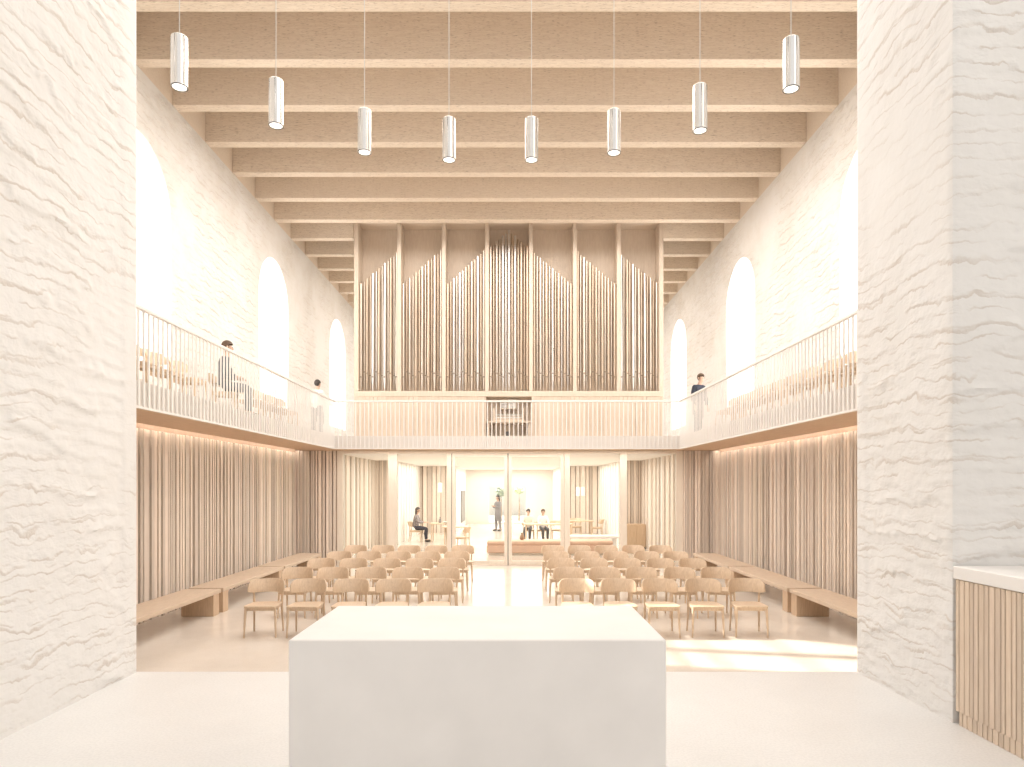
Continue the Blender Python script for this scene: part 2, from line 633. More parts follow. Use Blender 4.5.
BO = ['first', 'second', 'third', 'fourth', 'fifth', 'sixth', 'seventh', 'eighth', 'ninth', 'tenth', 'eleventh', 'twelfth', 'thirteenth', 'fourteenth', 'fifteenth', 'sixteenth', 'seventeenth']
k = 0
for i in range(-2, 15):
    y = 9.50 + 1.3 * i
    if y + 0.22 > YB:
        break
    mb = MB()
    if 18.5 < y + 0.2 and y < 19.8:       # meets the organ case
        mb.bbox(-W, -4.19, y, y + 0.22, ZB, ZB + 1.0, 0.006)
        mb.bbox(4.24, W, y, y + 0.22, ZB, ZB + 1.0, 0.006)
    else:
        mb.bbox(-W, W, y, y + 0.22, ZB, ZB + 1.0, 0.006)
    o = mb.build('ceiling_beam', M['beam_wood'])
    k += 1
    tag(o, f'deep laminated timber beam spanning the nave ceiling, {BO[k - 1]} from the altar', 'beam', 'ceiling beams', 'structure')


# nave side walls with arched windows
WIN = [(9.95, 12.05), (16.25, 18.38), (22.6, 24.75)]
SILL, SPRING = 4.2, 6.88


def nave_wall(s, name):
    xi, xo = s * W, s * (W + WT)
    mb = MB()
    ys = STEP - 0.4
    NA = 24

    def quad(y0, y1, z0a, z1a, z0b, z1b):
        for x in (xi, xo):
            mb.face([(x, y0, z0a), (x, y1, z0b), (x, y1, z1b), (x, y0, z1a)])
    for (a, b) in WIN + [(YB + 0.4, None)]:
        quad(ys, a, 0, ZB, 0, ZB)
        if b is None:
            break
        quad(a, b, 0, SILL, 0, SILL)
        r = (b - a) / 2
        c = (a + b) / 2
        arc = [(c - r * math.cos(PI * t / NA), SPRING + r * math.sin(PI * t / NA)) for t in range(NA + 1)]
        for (p, q) in zip(arc, arc[1:]):
            quad(p[0], q[0], p[1], ZB, q[1], ZB)
        out = [(a, SILL)] + arc + [(b, SILL), (a, SILL)]
        for (p, q) in zip(out, out[1:]):
            mb.face([(xi, p[0], p[1]), (xi, q[0], q[1]), (xo, q[0], q[1]), (xo, p[0], p[1])], 1)
        ys = b
    # the far end and top
    mb.face([(xi, YB + 0.4, 0), (xo, YB + 0.4, 0), (xo, YB + 0.4, ZB), (xi, YB + 0.4, ZB)])
    o = mb.build(name, [M['nave_stone'], M['reveal']])
    return o


struct(nave_wall(-1, 'wall_left'), 'whitewashed rubble stone wall with arched windows, left of nave', 'wall')
struct(nave_wall(1, 'wall_right'), 'whitewashed rubble stone wall with arched windows, right of nave', 'wall')
mb = MB().box(-W - WT, W + WT, YB, YB + 0.4, GZ1, ZB + 1.0)
struct(mb.build('wall_back', M['nave_stone']), 'whitewashed end wall of the nave behind the organ', 'wall')

wi = 1
for s, sn in ((-1, 'left'), (1, 'right')):
    for q, (a, b) in enumerate(WIN):
        r, c = (b - a) / 2, (a + b) / 2
        xo = s * (W + WT)
        t = empty(f'window_{wi}', (xo, c, SILL))
        struct(t, f'arched window in the {sn} nave wall, {("nearest the altar", "in the middle", "beside the organ")[q]}', 'window')
        NA = 24
        ring = [(-r, 0)] + [(-r * math.cos(PI * j / NA), SPRING - SILL + r * math.sin(PI * j / NA)) for j in range(NA + 1)] + [(r, 0)]
        ri = r - 0.07
        inn = [(-ri, 0.07)] + [(-ri * math.cos(PI * j / NA), SPRING - SILL + ri * math.sin(PI * j / NA)) for j in range(NA + 1)] + [(ri, 0.07)]
        fm = MB()
        x0, x1 = -0.05 * s - 0.03, -0.05 * s + 0.03
        n = len(ring)
        for j in range(n):
            j2 = (j + 1) % n
            A, B, C, D = ring[j], ring[j2], inn[j2], inn[j]
            for x in (x0, x1):
                fm.face([(x, *A), (x, *B), (x, *C), (x, *D)])
            fm.face([(x0, *C), (x1, *C), (x1, *D), (x0, *D)])
        mw = 0.11 if (s < 0 and q == 0) else 0.03  # mullion widened on the sun window to split the sun patch
        fm.box(x0, x1, -mw, mw, 0.05, SPRING - SILL + r - 0.05)
        for zz in (1.0, 2.0, SPRING - SILL):
            fm.box(x0, x1, -ri, ri, zz - 0.02, zz + 0.02)
        fm.build('window_frame', M['rail'], t)
        pm = MB()
        pm.face([(-0.06 * s, *p) for p in inn])
        clear = s < 0 and q == 0
        pm.build('pane', M['glass'] if clear else M['glow_pane'], t)
        wi += 1

# ---- chancel arch: rough stone piers with real relief
rng = np.random.RandomState(11)
_tab = rng.rand(6, 512)


def _hash(ix, iy, ch):
    return _tab[ch][(ix * 73 + iy * 179 + (ix * iy) % 37 * 11) % 512]


def vnoise(u, v, ch=0):
    iu, iv = np.floor(u).astype(int), np.floor(v).astype(int)
    fu, fv = u - iu, v - iv
    fu, fv = fu * fu * (3 - 2 * fu), fv * fv * (3 - 2 * fv)
    h = lambda a, b: _hash(iu + a, iv + b, ch)
    return (h(0, 0) * (1 - fu) + h(1, 0) * fu) * (1 - fv) + (h(0, 1) * (1 - fu) + h(1, 1) * fu) * fv


def fbm(u, v, ch=0, oct=4):
    s, a, t = 0, 1.0, 0
    for k in range(oct):
        s = s + a * vnoise(u * 2 ** k + 13.7 * k, v * 2 ** k + 7.1 * k, (ch + k) % 6)
        t += a
        a *= 0.55
    return s / t


def sstep(a, b, x):
    t = np.clip((x - a) / (b - a), 0, 1)
    return t * t * (3 - 2 * t)


def stone_height(U, V, du=0.0, dens=0.5):
    """Flat bedded rubble under limewash: ragged ledges that come and go, between smooth plastered patches."""
    H = np.zeros(U.shape)
    for q, (fq, amp, wp) in enumerate(((3.1, 0.018, 1.0), (6.3, 0.009, 1.3), (11.0, 0.004, 1.5))):
        w = 0.8 * wp * (fbm(U * 0.95 + du + 9.1 * q, V * 1.7 + 3.1 * q, q, 5) - 0.5)
        w = w + 0.34 * (fbm(U * 5.5 + du + 2.3 * q, V * 9.0 + 4.7, (q + 2) % 6, 4) - 0.5)
        t = V * fq * (1.0 + 0.10 * q) + 0.35 * U + w * 1.25
        saw = 1 - (t - np.floor(t))                      # stands out at its lower edge, dies away upwards
        saw = np.where(saw > 0.94, (1 - saw) / 0.06 * 0.94, saw)
        come = sstep(0.46, 0.60, fbm(U * 2.6 + du + 21.7 * q, V * 3.2 + 1.3 * q, (q + 4) % 6, 4))
        H = H + amp * saw ** 1.6 * come
    # a few upright breaks between stones
    tj = U * 1.6 + 0.5 * np.floor(V * 3.1) + 1.2 * (fbm(U * 2.2 + du, V * 3.5, 3, 4) - 0.5)
    fj = np.abs(tj - np.round(tj))
    H = H - 0.007 * (1 - sstep(0.0, 0.025, fj)) * sstep(0.5, 0.62, fbm(U * 2 + du, V * 4.4 + 8, 1, 3))
    mask = sstep(0.0, 0.10, fbm(U * 0.55 + 3.3 + du, V * 0.55 + 1.7, 5) - (1 - dens) + 0.10 * (fbm(U * 5 + du, V * 9, 1) - 0.5))
    fine = fbm(U * 16 + du, V * 22, 0, 3) - 0.5
    return mask * H + (1 - mask) * 0.010 + fine * 0.004 * (0.3 + mask)


def grid_part(mb, P0, eu, ev, nrm, lu, lv, step, du, dens, edge_fade=(0, 0)):
    nu, nv = int(lu / step) + 1, int(lv / step) + 1
    us, vs = np.linspace(0, lu, nu), np.linspace(0, lv, nv)
    U, V = np.meshgrid(us, vs, indexing='ij')
    H = stone_height(U, V, du, dens)
    H = H * np.clip((lu - U) / 0.03, 0.0, 1) * np.clip(U / 0.03, 0.0, 1)
    if edge_fade[0]:
        k = sstep(edge_fade[0] * 0.8, edge_fade[0] * 1.25, (lu - U) + 0.10 * (fbm(U * 3, V * 3, 2) - 0.5))
        H = H * k + 0.012 * (1 - k) * np.clip((lu - U) / 0.03, 0, 1)
    P0, eu, ev, nrm = map(np.array, (P0, eu, ev, nrm))
    P = P0 + U[..., None] * eu + V[..., None] * ev + H[..., None] * nrm
    i0 = len(mb.v)
    mb.v += [tuple(p) for p in P.reshape(-1, 3)]
    for a in range(nu - 1):
        for b in range(nv - 1):
            k = i0 + a * nv + b
            mb.f.append((k, k + nv, k + nv + 1, k + 1))
            mb.m.append(0)


TOP = 16.0  # carried up out of view so no sun comes over the walls
PXL, PXR = -3.33, 3.27
mb = MB()
GY0 = 3.2
grid_part(mb, (PXL, GY0, CF), (0, 1, 0), (0, 0, 1), (1, 0, 0), STEP - GY0, 7.3, 0.02, 0.0, 0.62, (0.22, 0))
mb.box(-9, PXL - 0.004, GY0, STEP, 0, 7.8)
mb.box(-9, PXL, GY0, STEP, 7.8, TOP)
mb.box(-9, PXL, -5, GY0, 0, TOP)
o = mb.build('wall_chancel_left', M['chancel_stone'], smooth=True, angle=SM)
struct(o, 'rough whitewashed stone wall beside the altar, left of chancel', 'wall')
mb = MB()
PRY = 4.9
grid_part(mb, (PXR, PRY, CF), (0, 1, 0), (0, 0, 1), (-1, 0, 0), STEP - PRY, 7.3, 0.02, 4.1, 0.60, (0.17, 0))
grid_part(mb, (PXR + 1.7, PRY, CF), (-1, 0, 0), (0, 0, 1), (0, -1, 0), 1.7, 7.3, 0.02, 9.3, 0.55)
mb.box(PXR + 0.004, 9, PRY + 0.004, STEP, 0, 7.8)
mb.box(PXR, 9, PRY, STEP, 7.8, TOP)
o = mb.build('wall_chancel_right', M['chancel_stone'], smooth=True, angle=SM)
struct(o, 'rough whitewashed stone pier behind the slatted counter', 'wall')
mb = MB().box(9, 9.3, -5, STEP, 0, TOP)  # added out of view to cut light on the left chancel wall
struct(mb.build('wall_side_light_block', M['plaster']), 'plain white unseen wall added right of the altar to cut side light', 'wall')
mb = MB().box(PXL, PXR, STEP - 0.8, STEP, 9.2, TOP)  # unseen, put in only to stop the sun
struct(mb.build('wall_sun_block', M['chancel_stone']), 'plain unseen wall added above the chancel opening to block the sun', 'wall')

# ------------------------------------------------------------------ galleries
mb = MB()
for s in (-1, 1):
    mb.box(*sorted((s * W, s * (GE + 0.015))), STEP, YB, GZ0 + 0.055, GZ1)
mb.box(-GE - 0.015, GE + 0.015, GY + 0.015, YB, GZ0 + 0.055, GZ1)
struct(mb.build('floor_gallery', M['plaster']), 'pale gallery floor running round the nave', 'floor')
mb = MB()
for s in (-1, 1):
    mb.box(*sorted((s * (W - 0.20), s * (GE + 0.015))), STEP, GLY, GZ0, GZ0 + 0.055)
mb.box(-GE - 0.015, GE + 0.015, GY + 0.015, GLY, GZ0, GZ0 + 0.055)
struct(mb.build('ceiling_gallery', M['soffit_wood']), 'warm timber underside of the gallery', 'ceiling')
mb = MB()
mb.box(-GE - 0.02, -GE + 0.02, STEP, GY - 0.02, GZ0 - 0.005, GZ1 + 0.01)
mb.box(GE - 0.02, GE + 0.02, STEP, GY - 0.02, GZ0 - 0.005, GZ1 + 0.01)
mb.box(-GE - 0.02, GE + 0.02, GY - 0.02, GY + 0.02, GZ0 - 0.005, GZ1 + 0.01)
struct(mb.build('trim_gallery', M['fascia']), 'pale fascia board along the gallery edge', 'trim')

RT = 4.45


def railing(name_label, p0, p1, n):
    """Handrail with flat vertical bars that run down over the fascia."""
    t = empty('gallery_railing', (p0[0], p0[1], GZ0))
    tag(t, name_label, 'railing')
    dx, dy = p1[0] - p0[0], p1[1] - p0[1]
    L = math.hypot(dx, dy)
    ux, uy = dx / L, dy / L
    a = math.atan2(dy, dx)
    mb = MB().bbox(0, L, -0.03, 0.03, RT - GZ0 - 0.045, RT - GZ0, 0.006)
    h = mb.build('handrail', M['rail'], t)
    h.rotation_euler.z = a
    mb = MB().bbox(0, L, -0.006, 0.006, -0.01, 0.02, 0.002)
    h = mb.build('bottom_rail', M['rail'], t)
    h.rotation_euler.z = a
    first = None
    for i in range(n):
        s = (i + 0.5) * L / n
        if first is None:
            mb = MB().bbox(-0.013, 0.013, -0.010, 0.010, -0.01, RT - GZ0 - 0.033, 0.0015)
            first = mb.build('baluster', M['rail'], t)
            o = first
        else:
            o = first.copy()
            COL.objects.link(o)
        o.location = (ux * s, uy * s, 0)
        o.rotation_euler.z = a
    return t


OUT = 0.042
railing('long off-white gallery railing of thin vertical bars, along left wall', (-GE + OUT, STEP + 0.02), (-GE + OUT, GY - OUT), 97)
railing('long off-white gallery railing of thin vertical bars, along right wall', (GE - OUT, STEP + 0.02), (GE - OUT, GY - OUT), 97)
railing('off-white gallery railing of thin bars in front of the organ', (-GE + OUT + 0.033, GY - OUT), (GE - OUT - 0.033, GY - OUT), 78)


# ------------------------------------------------------------------ slatted lower walls
def slat_run(mb, p0, p1, nrm, z0, z1, wmin=0.035, wmax=0.085, gap=(0.012, 0.032), dmin=0.02, dmax=0.075, mi=0):
    """Vertical slats of random width and depth from p0 to p1, standing out along nrm."""
    p0, p1, nrm = Vector((*p0, 0)), Vector((*p1, 0)), Vector((*nrm, 0))
    L = (p1 - p0).length
    u = (p1 - p0) / L
    s = 0.0
    while s < L - 0.02:
        w = random.uniform(wmin, wmax)
        w = min(w, L - s)
        d = random.uniform(dmin, dmax)
        a, b = p0 + u * s, p0 + u * (s + w)
        i = len(mb.v)
        for z in (z0, z1):
            for q in (a, b, b + nrm * d, a + nrm * d):
                mb.v.append((q.x, q.y, z))
        for f in ((0, 3, 2, 1), (4, 5, 6, 7), (0, 1, 5, 4), (1, 2, 6, 5), (2, 3, 7, 6), (3, 0, 4, 7)):
            mb.f.append(tuple(i + k for k in f))
            mb.m.append(mi)
        s += w + random.choice((gap[0], gap[0], gap[1]))
    return mb


for s, nm in ((-1, 'left'), (1, 'right')):
    mb = MB()
    slat_run(mb, (s * (W - 0.03), STEP + 0.05), (s * (W - 0.03), GLY - 0.06), (-s, 0), 0.0, GZ0 - 0.06)
    e_ = 4.735 if s < 0 else 4.875
    slat_run(mb, (s * (W - 0.03), GLY), (s * e_, GLY), (0, -1), 0.0, GZ0 - 0.005)
    mb.box(*sorted((s * (W - 0.03), s * W)), STEP, GLY, 0, GZ0 + 0.055, 1)
    mb.box(*sorted((s * W, s * (e_ - 0.01))), GLY, GLY + 0.12, 0, GZ0 + 0.05, 1)
    struct(mb.build('wall_slatted_' + nm, [M['slat_wood'], M['slat_back']]), f'wall of narrow vertical timber slats under the {nm} gallery', 'wall')
    x = s * (W - 0.155)
    mb = MB().bbox(x - 0.012, x + 0.012, STEP + 0.1, GLY - 0.1, GZ0 + 0.034, GZ0 + 0.054, 0.003)
    o = mb.build('cove_light', M['led'])
    tag(o, f'glowing light strip above the slatted wall under the {nm} gallery', 'light')

# ------------------------------------------------------------------ glazed screen and double door
def sx(px):
    return px2x(px, GLY)


ZH = 3.10
mb = MB()
POSTS = [(337, 343), (388, 397), (447, 451.3), (564.5, 570), (620, 627), (676, 683)]
for a, b in POSTS:
    mb.bbox(sx(a), sx(b), GLY, GLY + 0.14, 0, GZ0 - 0.01, 0.004)
mb.bbox(sx(337), sx(683), GLY + 0.005, GLY + 0.135, ZH, GZ0 - 0.001, 0.004)
for (a, b) in ((343, 388), (397, 447), (570, 620), (627, 676)):
    mb.bbox(sx(a), sx(b), GLY + 0.01, GLY + 0.13, 0, 0.08, 0.004)
struct(mb.build('trim_glazed_screen', M['frame_wood']), 'pale timber posts and rails of the glazed screen', 'trim')
wi = 7
for (a, b), w in zip(((343, 388), (397, 447), (570, 620), (627, 676)),
                     ('beside the left slatted wall', 'left of the double door', 'right of the double door', 'beside the right slatted wall')):
    mb = MB().box(sx(a), sx(b), GLY + 0.06, GLY + 0.075, 0.08, ZH)
    struct(mb.build(f'window_{wi}', M['glass']), f'tall fixed glass pane of the screen, {w}', 'window')
    wi += 1
for n, (a, b, hx) in enumerate(((451.8, 507.6, 504.5), (508.4, 564, 511.5))):
    t = empty(f'door_{n + 1}', (sx(a), GLY, 0))
    struct(t, ('left', 'right')[n] + '-hand leaf of the timber framed glass double door', 'door')
    x0, x1 = 0, sx(b) - sx(a)
    st = 0.095
    mb = MB()
    mb.bbox(x0, x0 + st, 0.03, 0.10, 0.012, ZH - 0.01, 0.004)
    mb.bbox(x1 - st, x1, 0.03, 0.10, 0.012, ZH - 0.01, 0.004)
    mb.bbox(x0 + st, x1 - st, 0.032, 0.098, 0.012, 0.12, 0.004)
    mb.bbox(x0 + st, x1 - st, 0.032, 0.098, ZH - 0.10, ZH - 0.01, 0.004)
    mb.build('door_frame', M['frame_wood'], t)
    MB().box(x0 + st - 0.005, x1 - st + 0.005, 0.06, 0.072, 0.115, ZH - 0.095).build('pane', M['glass'], t)
# thin dark strips standing in for the shade in the door gaps
for px in (451.5, 508.0):
    mb = MB().box(sx(px) - 0.012, sx(px) + 0.012, GLY + 0.034, GLY + 0.096, 0.0, ZH + 0.01)
    struct(mb.build('trim_gap_shade', M['dark']), f'dark strip for the gap shade {"at the hinge side" if px < 500 else "between the two leaves"} of the glass door', 'trim')

# ------------------------------------------------------------------ room behind the glass
RZ = 3.13
mb = MB().box(-W, W, GLY + 0.15, 40, RZ, RZ + 0.05)
struct(mb.build('ceiling_parish_room', M['plaster']), 'white ceiling of the room behind the glass', 'ceiling')
for s, nm in ((-1, 'left'), (1, 'right')):
    mb = MB()
    # side wall: timber boards, with white ones painting the daylight bands between
    y = GLY + 0.15
    i = 0
    while y < 24.9:
        w = 0.22 + 0.1 * ((i * 7) % 3)
        mb.box(*sorted((s * 4.95, s * (4.90 - (0.05 if i % 2 else 0)))), y, min(y + w, 25), 0, RZ, 1 if i % 2 == 0 else 0)
        y += w
        i += 1
    slat_run(mb, (s * 5.0, 25.0), (s * 4.22, 25.0), (0, -1), 0, RZ, 0.05, 0.09, mi=0)
    mb.box(*sorted((s * 5.2, s * 4.15)), 25.0, 25.1, 0, RZ, 2)
    # receding pale panelled wall
    y = 25.1
    i = 0
    while y < 31.9:
        w = 0.35
        mb.box(*sorted((s * 4.3, s * (4.15 + 0.02 * (i % 2)))), y, min(y + w - 0.02, 32), 0, RZ, 1)
        y += w
        i += 1
    slat_run(mb, (s * 4.3, 32.0), (s * 2.56, 32.0), (0, -1), 0, RZ, 0.10, 0.26, gap=(0.03, 0.05), mi=0)
    mb.box(*sorted((s * 4.35, s * 2.5)), 32.0, 32.15, 0, RZ, 2)
    mb.box(*sorted((s * 2.6, s * 2.5)), 32.15, 39.6, 0, RZ, 1)
    struct(mb.build('wall_parish_room_' + nm, [M['slat_wood'], M['plaster'], M['slat_back']]), f'slatted timber and white wall of the room behind the glass, {nm} side', 'wall')
DY = 39.5
dx0, dx1 = px2x(488, DY), px2x(527, DY)
mb = MB()
mb.box(-2.6, dx0, DY, DY + 0.2, 0, RZ)
mb.box(dx1, 2.6, DY, DY + 0.2, 0, RZ)
mb.box(dx0, dx1, DY, DY + 0.2, 2.2, RZ)
struct(mb.build('wall_corridor_end', M['pinkish_plaster']), 'pale pinkish plaster end wall with the garden door', 'wall')
t = empty('door_3', (dx0, DY, 0))
struct(t, 'white framed glass garden door in the far end wall', 'door')
dw = dx1 - dx0
mb = MB()
for a, b in ((0, 0.07), (dw / 2 - 0.05, dw / 2 + 0.05), (dw - 0.07, dw)):
    mb.bbox(a, b, 0.05, 0.12, 0, 2.2, 0.004)
mb.bbox(0.07, dw - 0.07, 0.05, 0.12, 2.12, 2.2, 0.004)
mb.bbox(0.07, dw - 0.07, 0.05, 0.12, 0, 0.1, 0.004)
mb.build('door_frame', M['rail'], t)
MB().box(0.07, dw - 0.07, 0.08, 0.09, 0.1, 2.12).build('pane', M['glass'], t)
mb = MB().box(-6, 6, DY + 0.2, 56, -0.3, -0.005)
struct(mb.build('ground_courtyard', M['paving']), 'bright paved courtyard outside the garden door', 'ground')
mb = MB().box(-6, 6, 52, 52.3, 0, 6)  # backdrop put outside so the door opening looks bright
struct(mb.build('wall_bright_backdrop', M['plaster']), 'white backdrop wall added beyond the garden door to brighten the view', 'wall')
# dark upright panel on the corridor wall
mb = MB().bbox(-2.5, -2.44, 35.3, 37.9, 0.3, 1.95, 0.01)
tag(mb.build('wall_panel', M['grey_panel']), 'dark grey upright panel fixed to the corridor wall', 'panel')

# ------------------------------------------------------------------ the altar and the counter
ax, aw = -0.06, 0.90
mb = MB().bbox(ax - aw, ax + aw, 3.25, 4.18, CF, 1.467, 0.006)
tag(mb.build('altar', M['altar']), 'solid white stone altar block standing on the chancel floor', 'altar')

t = empty('counter', (PXR, 2.2, CF))
tag(t, 'slatted timber counter with a thick white top against the stone pier', 'counter')
cl = PRY - 0.032 - 2.2
mb = MB().box(0.03, 1.1, 0, cl, 0.0, 1.03, 0)
mb.build('body', M['counter_back'], t)
mb = MB()
random.seed(3)
y = cl
while y > 0.0:
    w = random.choice((0.034, 0.04, 0.048))
    mb.bbox(0.0, 0.03, max(y - w, 0), y, 0.10, 1.035, 0.003)
    y -= w + 0.007
mb.build('slat_front', M['counter_wood'], t)
mb = MB()
y = cl - 0.02
while y > 0.0:
    w = random.choice((0.034, 0.04, 0.048))
    mb.bbox(0.012, 0.03, max(y - w, 0), y, 0.0, 0.10, 0.002)
    y -= w + 0.007
mb.build('plinth', M['counter_wood'], t)
mb = MB().bbox(-0.012, 1.13, -0.02, cl + 0.01, 1.04, 1.13, 0.005)
mb.build('worktop', M['white_top'], t)

# ------------------------------------------------------------------ pendant lamps in an arc above the altar
PEND = [(179.5, 91), (276, 129), (364.5, 155.5), (449, 163), (531.5, 163), (614, 156), (700, 134), (791, 93)]
ORD = ['leftmost', 'second from left', 'third from left', 'fourth from left', 'fourth from right', 'third from right', 'second from right', 'rightmost']
lamp = None
for i, (px, py) in enumerate(PEND):
    zb = 3.32
    d = zb * F / (486 - py)
    loc = (px2x(px, d), d, EYE + zb + 0.03)
    if lamp is None:
        lamp = empty('pendant_lamp', loc)
        R0, H0 = 0.065, 0.425
        mb = MB()
        prof = [(R0 - 0.008, 0.012), (R0 - 0.008, 0.0), (R0, 0.0), (R0, H0 - 0.006), (R0 - 0.006, H0), (0.012, H0), (0.012, H0 + 0.02), (0.0005, H0 + 0.02)]
        mb.lathe(prof, n=40)
        mb.build('lamp_body', M['chrome'], lamp, True, SM)
        mb = MB()
        for j in range(6):      # slim fins that run down the tube
            an = j * PI / 3 + 0.35
            mb.tube([(R0 * math.cos(an), R0 * math.sin(an), 0.015), (R0 * math.cos(an), R0 * math.sin(an), H0 - 0.012)], 0.0045, 6)
        mb.build('lamp_fin', M['chrome'], lamp, True)
        mb = MB().lathe([(R0 - 0.004, -0.002), (R0 + 0.0015, -0.002), (R0 + 0.0015, 0.005), (R0 - 0.004, 0.005)], (0, 0, 0), 40)
        mb.build('lamp_rim', M['dark'], lamp, True)
        mb = MB().lathe([(R0 - 0.009, 0.0), (R0 - 0.009, 0.004), (0.0005, 0.004)], (0, 0, 0.006), 32)
        mb.lathe([(R0 - 0.009, 0.0), (0.0005, 0.0)], (0, 0, 0.006), 32)
        mb.build('lamp_lens', M['lens'], lamp)
        mb = MB().tube([(0, 0, H0 + 0.015), (0, 0, 6.0)], 0.004, 8)
        mb.build('cable', M['cable'], lamp, True)
        o = lamp
    else:
        o = copy_tree(lamp)
        o.location = loc
        o.rotation_euler.z = 0.37 * i
    tag(o, f'slim chrome cylinder pendant lamp on a white cable, {ORD[i]} in the hanging arc', 'lamp', 'pendant lamps over the altar')

# ------------------------------------------------------------------ pipe organ
OY, OD = 18.5, 1.15
t = empty('pipe_organ', (0, OY, GZ1))
tag(t, 'large timber cased pipe organ on the back gallery with peaked pipe rows', 'organ')


def ox(px):
    return px2x(px, OY)


def oz(py):
    return py2z(py, OY) - GZ1


OX0, OX1 = ox(354), ox(663.5)
ZT, ZP = oz(217.5), oz(391)
mb = MB()
mb.bbox(OX0, OX0 + 0.11, 0, OD, ZP, ZT - 0.13, 0.005)
mb.bbox(OX1 - 0.11, OX1, 0, OD, ZP, ZT - 0.13, 0.005)
mb.bbox(OX0, OX1, 0, OD, ZT - 0.13, ZT, 0.005)
mb.build('case', M['organ_wood'], t)
mb = MB().box(OX0 + 0.05, OX1 - 0.05, 0.55, 0.62, ZP, ZT - 0.05)
mb.build('back_panel', M['organ_wood'], t)
DIV = [ox(p) for p in (399, 443.7, 487, 531, 575, 619)]
for x in DIV:
    MB().bbox(x - 0.05, x + 0.05, 0.01, 0.56, ZP, ZT - 0.12, 0.004).build('divider', M['organ_wood'], t)
# base of the case, boarded, with the recess of the console
CX0, CX1 = ox(486), ox(531.5)
CZT = oz(396.5)
mb = MB()
mb.bbox(OX0, OX1, 0, OD, CZT, ZP, 0.005)
mb.box(OX0, CX0, 0.03, OD, 0, CZT)
mb.box(CX1, OX1, 0.03, OD, 0, CZT)
random.seed(5)
for a, b in ((OX0, CX0), (CX1, OX1)):
    slat_run(mb, (a, 0.032), (b, 0.032), (0, -1), 0, CZT, 0.06, 0.13, gap=(0.008, 0.012), dmin=0.012, dmax=0.03)
mb.build('base_panel', M['organ_wood'], t)
cons = empty('console', (0, 0, 0))
cons.parent = t
MB().box(CX0, CX1, 0.42, 0.46, 0, CZT).build('recess_panel', M['organ_wood'], cons)
mb = MB().bbox(CX0 + 0.01, CX1 - 0.01, -0.10, 0.42, 0.40, 0.45, 0.006)
for xx in (CX0 + 0.03, CX1 - 0.09):
    mb.bbox(xx, xx + 0.06, -0.06, 0.40, 0, 0.40, 0.004)
mb.build('key_desk', M['organ_wood'], cons)
mx0, mx1 = ox(495), ox(522)
mb = MB()
for j in range(2):
    mb.bbox(mx0, mx1, 0.02 + 0.12 * j, 0.16 + 0.12 * j, 0.45 + 0.09 * j, 0.53 + 0.09 * j, 0.004)
mb.bbox(mx0 - 0.05, mx0, 0.0, 0.40, 0.45, 0.80, 0.004)
mb.bbox(mx1, mx1 + 0.05, 0.0, 0.40, 0.45, 0.80, 0.004)
mb.build('manual_case', M['organ_wood'], cons)
for j in range(2):
    mb = MB()
    nk = 28
    for q in range(nk):
        a = mx0 + 0.01 + (mx1 - mx0 - 0.02) * q / nk
        b = mx0 + 0.01 + (mx1 - mx0 - 0.02) * (q + 0.86) / nk
        mb.box(a, b, 0.0 + 0.12 * j, 0.14 + 0.12 * j, 0.53 + 0.09 * j, 0.55 + 0.09 * j, 0)
        if q % 7 not in (2, 6):
            mb.box(b - 0.006, b + 0.008, 0.06 + 0.12 * j, 0.14 + 0.12 * j, 0.55 + 0.09 * j, 0.56 + 0.09 * j, 1)
    mb.build('keyboard', [M['paper'], M['ink']], cons)
mb = MB().bbox(ox(500), ox(517), 0.30, 0.33, 0.82, 1.10, 0.004)
mb.bbox(ox(500), ox(517), 0.24, 0.33, 0.80, 0.825, 0.004)
for xx in (ox(503), ox(513)):
    mb.bbox(xx, xx + 0.04, 0.31, 0.36, 0.63, 0.82, 0.004)
mb.build('music_stand', M['organ_wood'], cons)
mb = MB().bbox(ox(506), ox(510), -0.02, 0.12, 0.02, 0.17, 0.01)
mb.build('swell_pedal', M['dark'], cons)
for j, (a, b, z1) in enumerate(((501, 507, 0.98), (508.3, 516, 1.07))):
    mb = MB().bbox(ox(a), ox(b), OY + 0.285, OY + 0.297, GZ1 + 0.83, GZ1 + z1, 0.002)
    if j == 0:
        for q in range(3):
            mb.box(ox(a) + 0.01, ox(b) - 0.01, OY + 0.283, OY + 0.2855, GZ1 + 0.85 + 0.04 * q, GZ1 + 0.858 + 0.04 * q, 1)
    tag(mb.build('sheet_music', [M['paper'], M['ink']]), ('open page of dark printed music on the organ stand', 'blank white page of music on the organ stand')[j], 'sheet music')
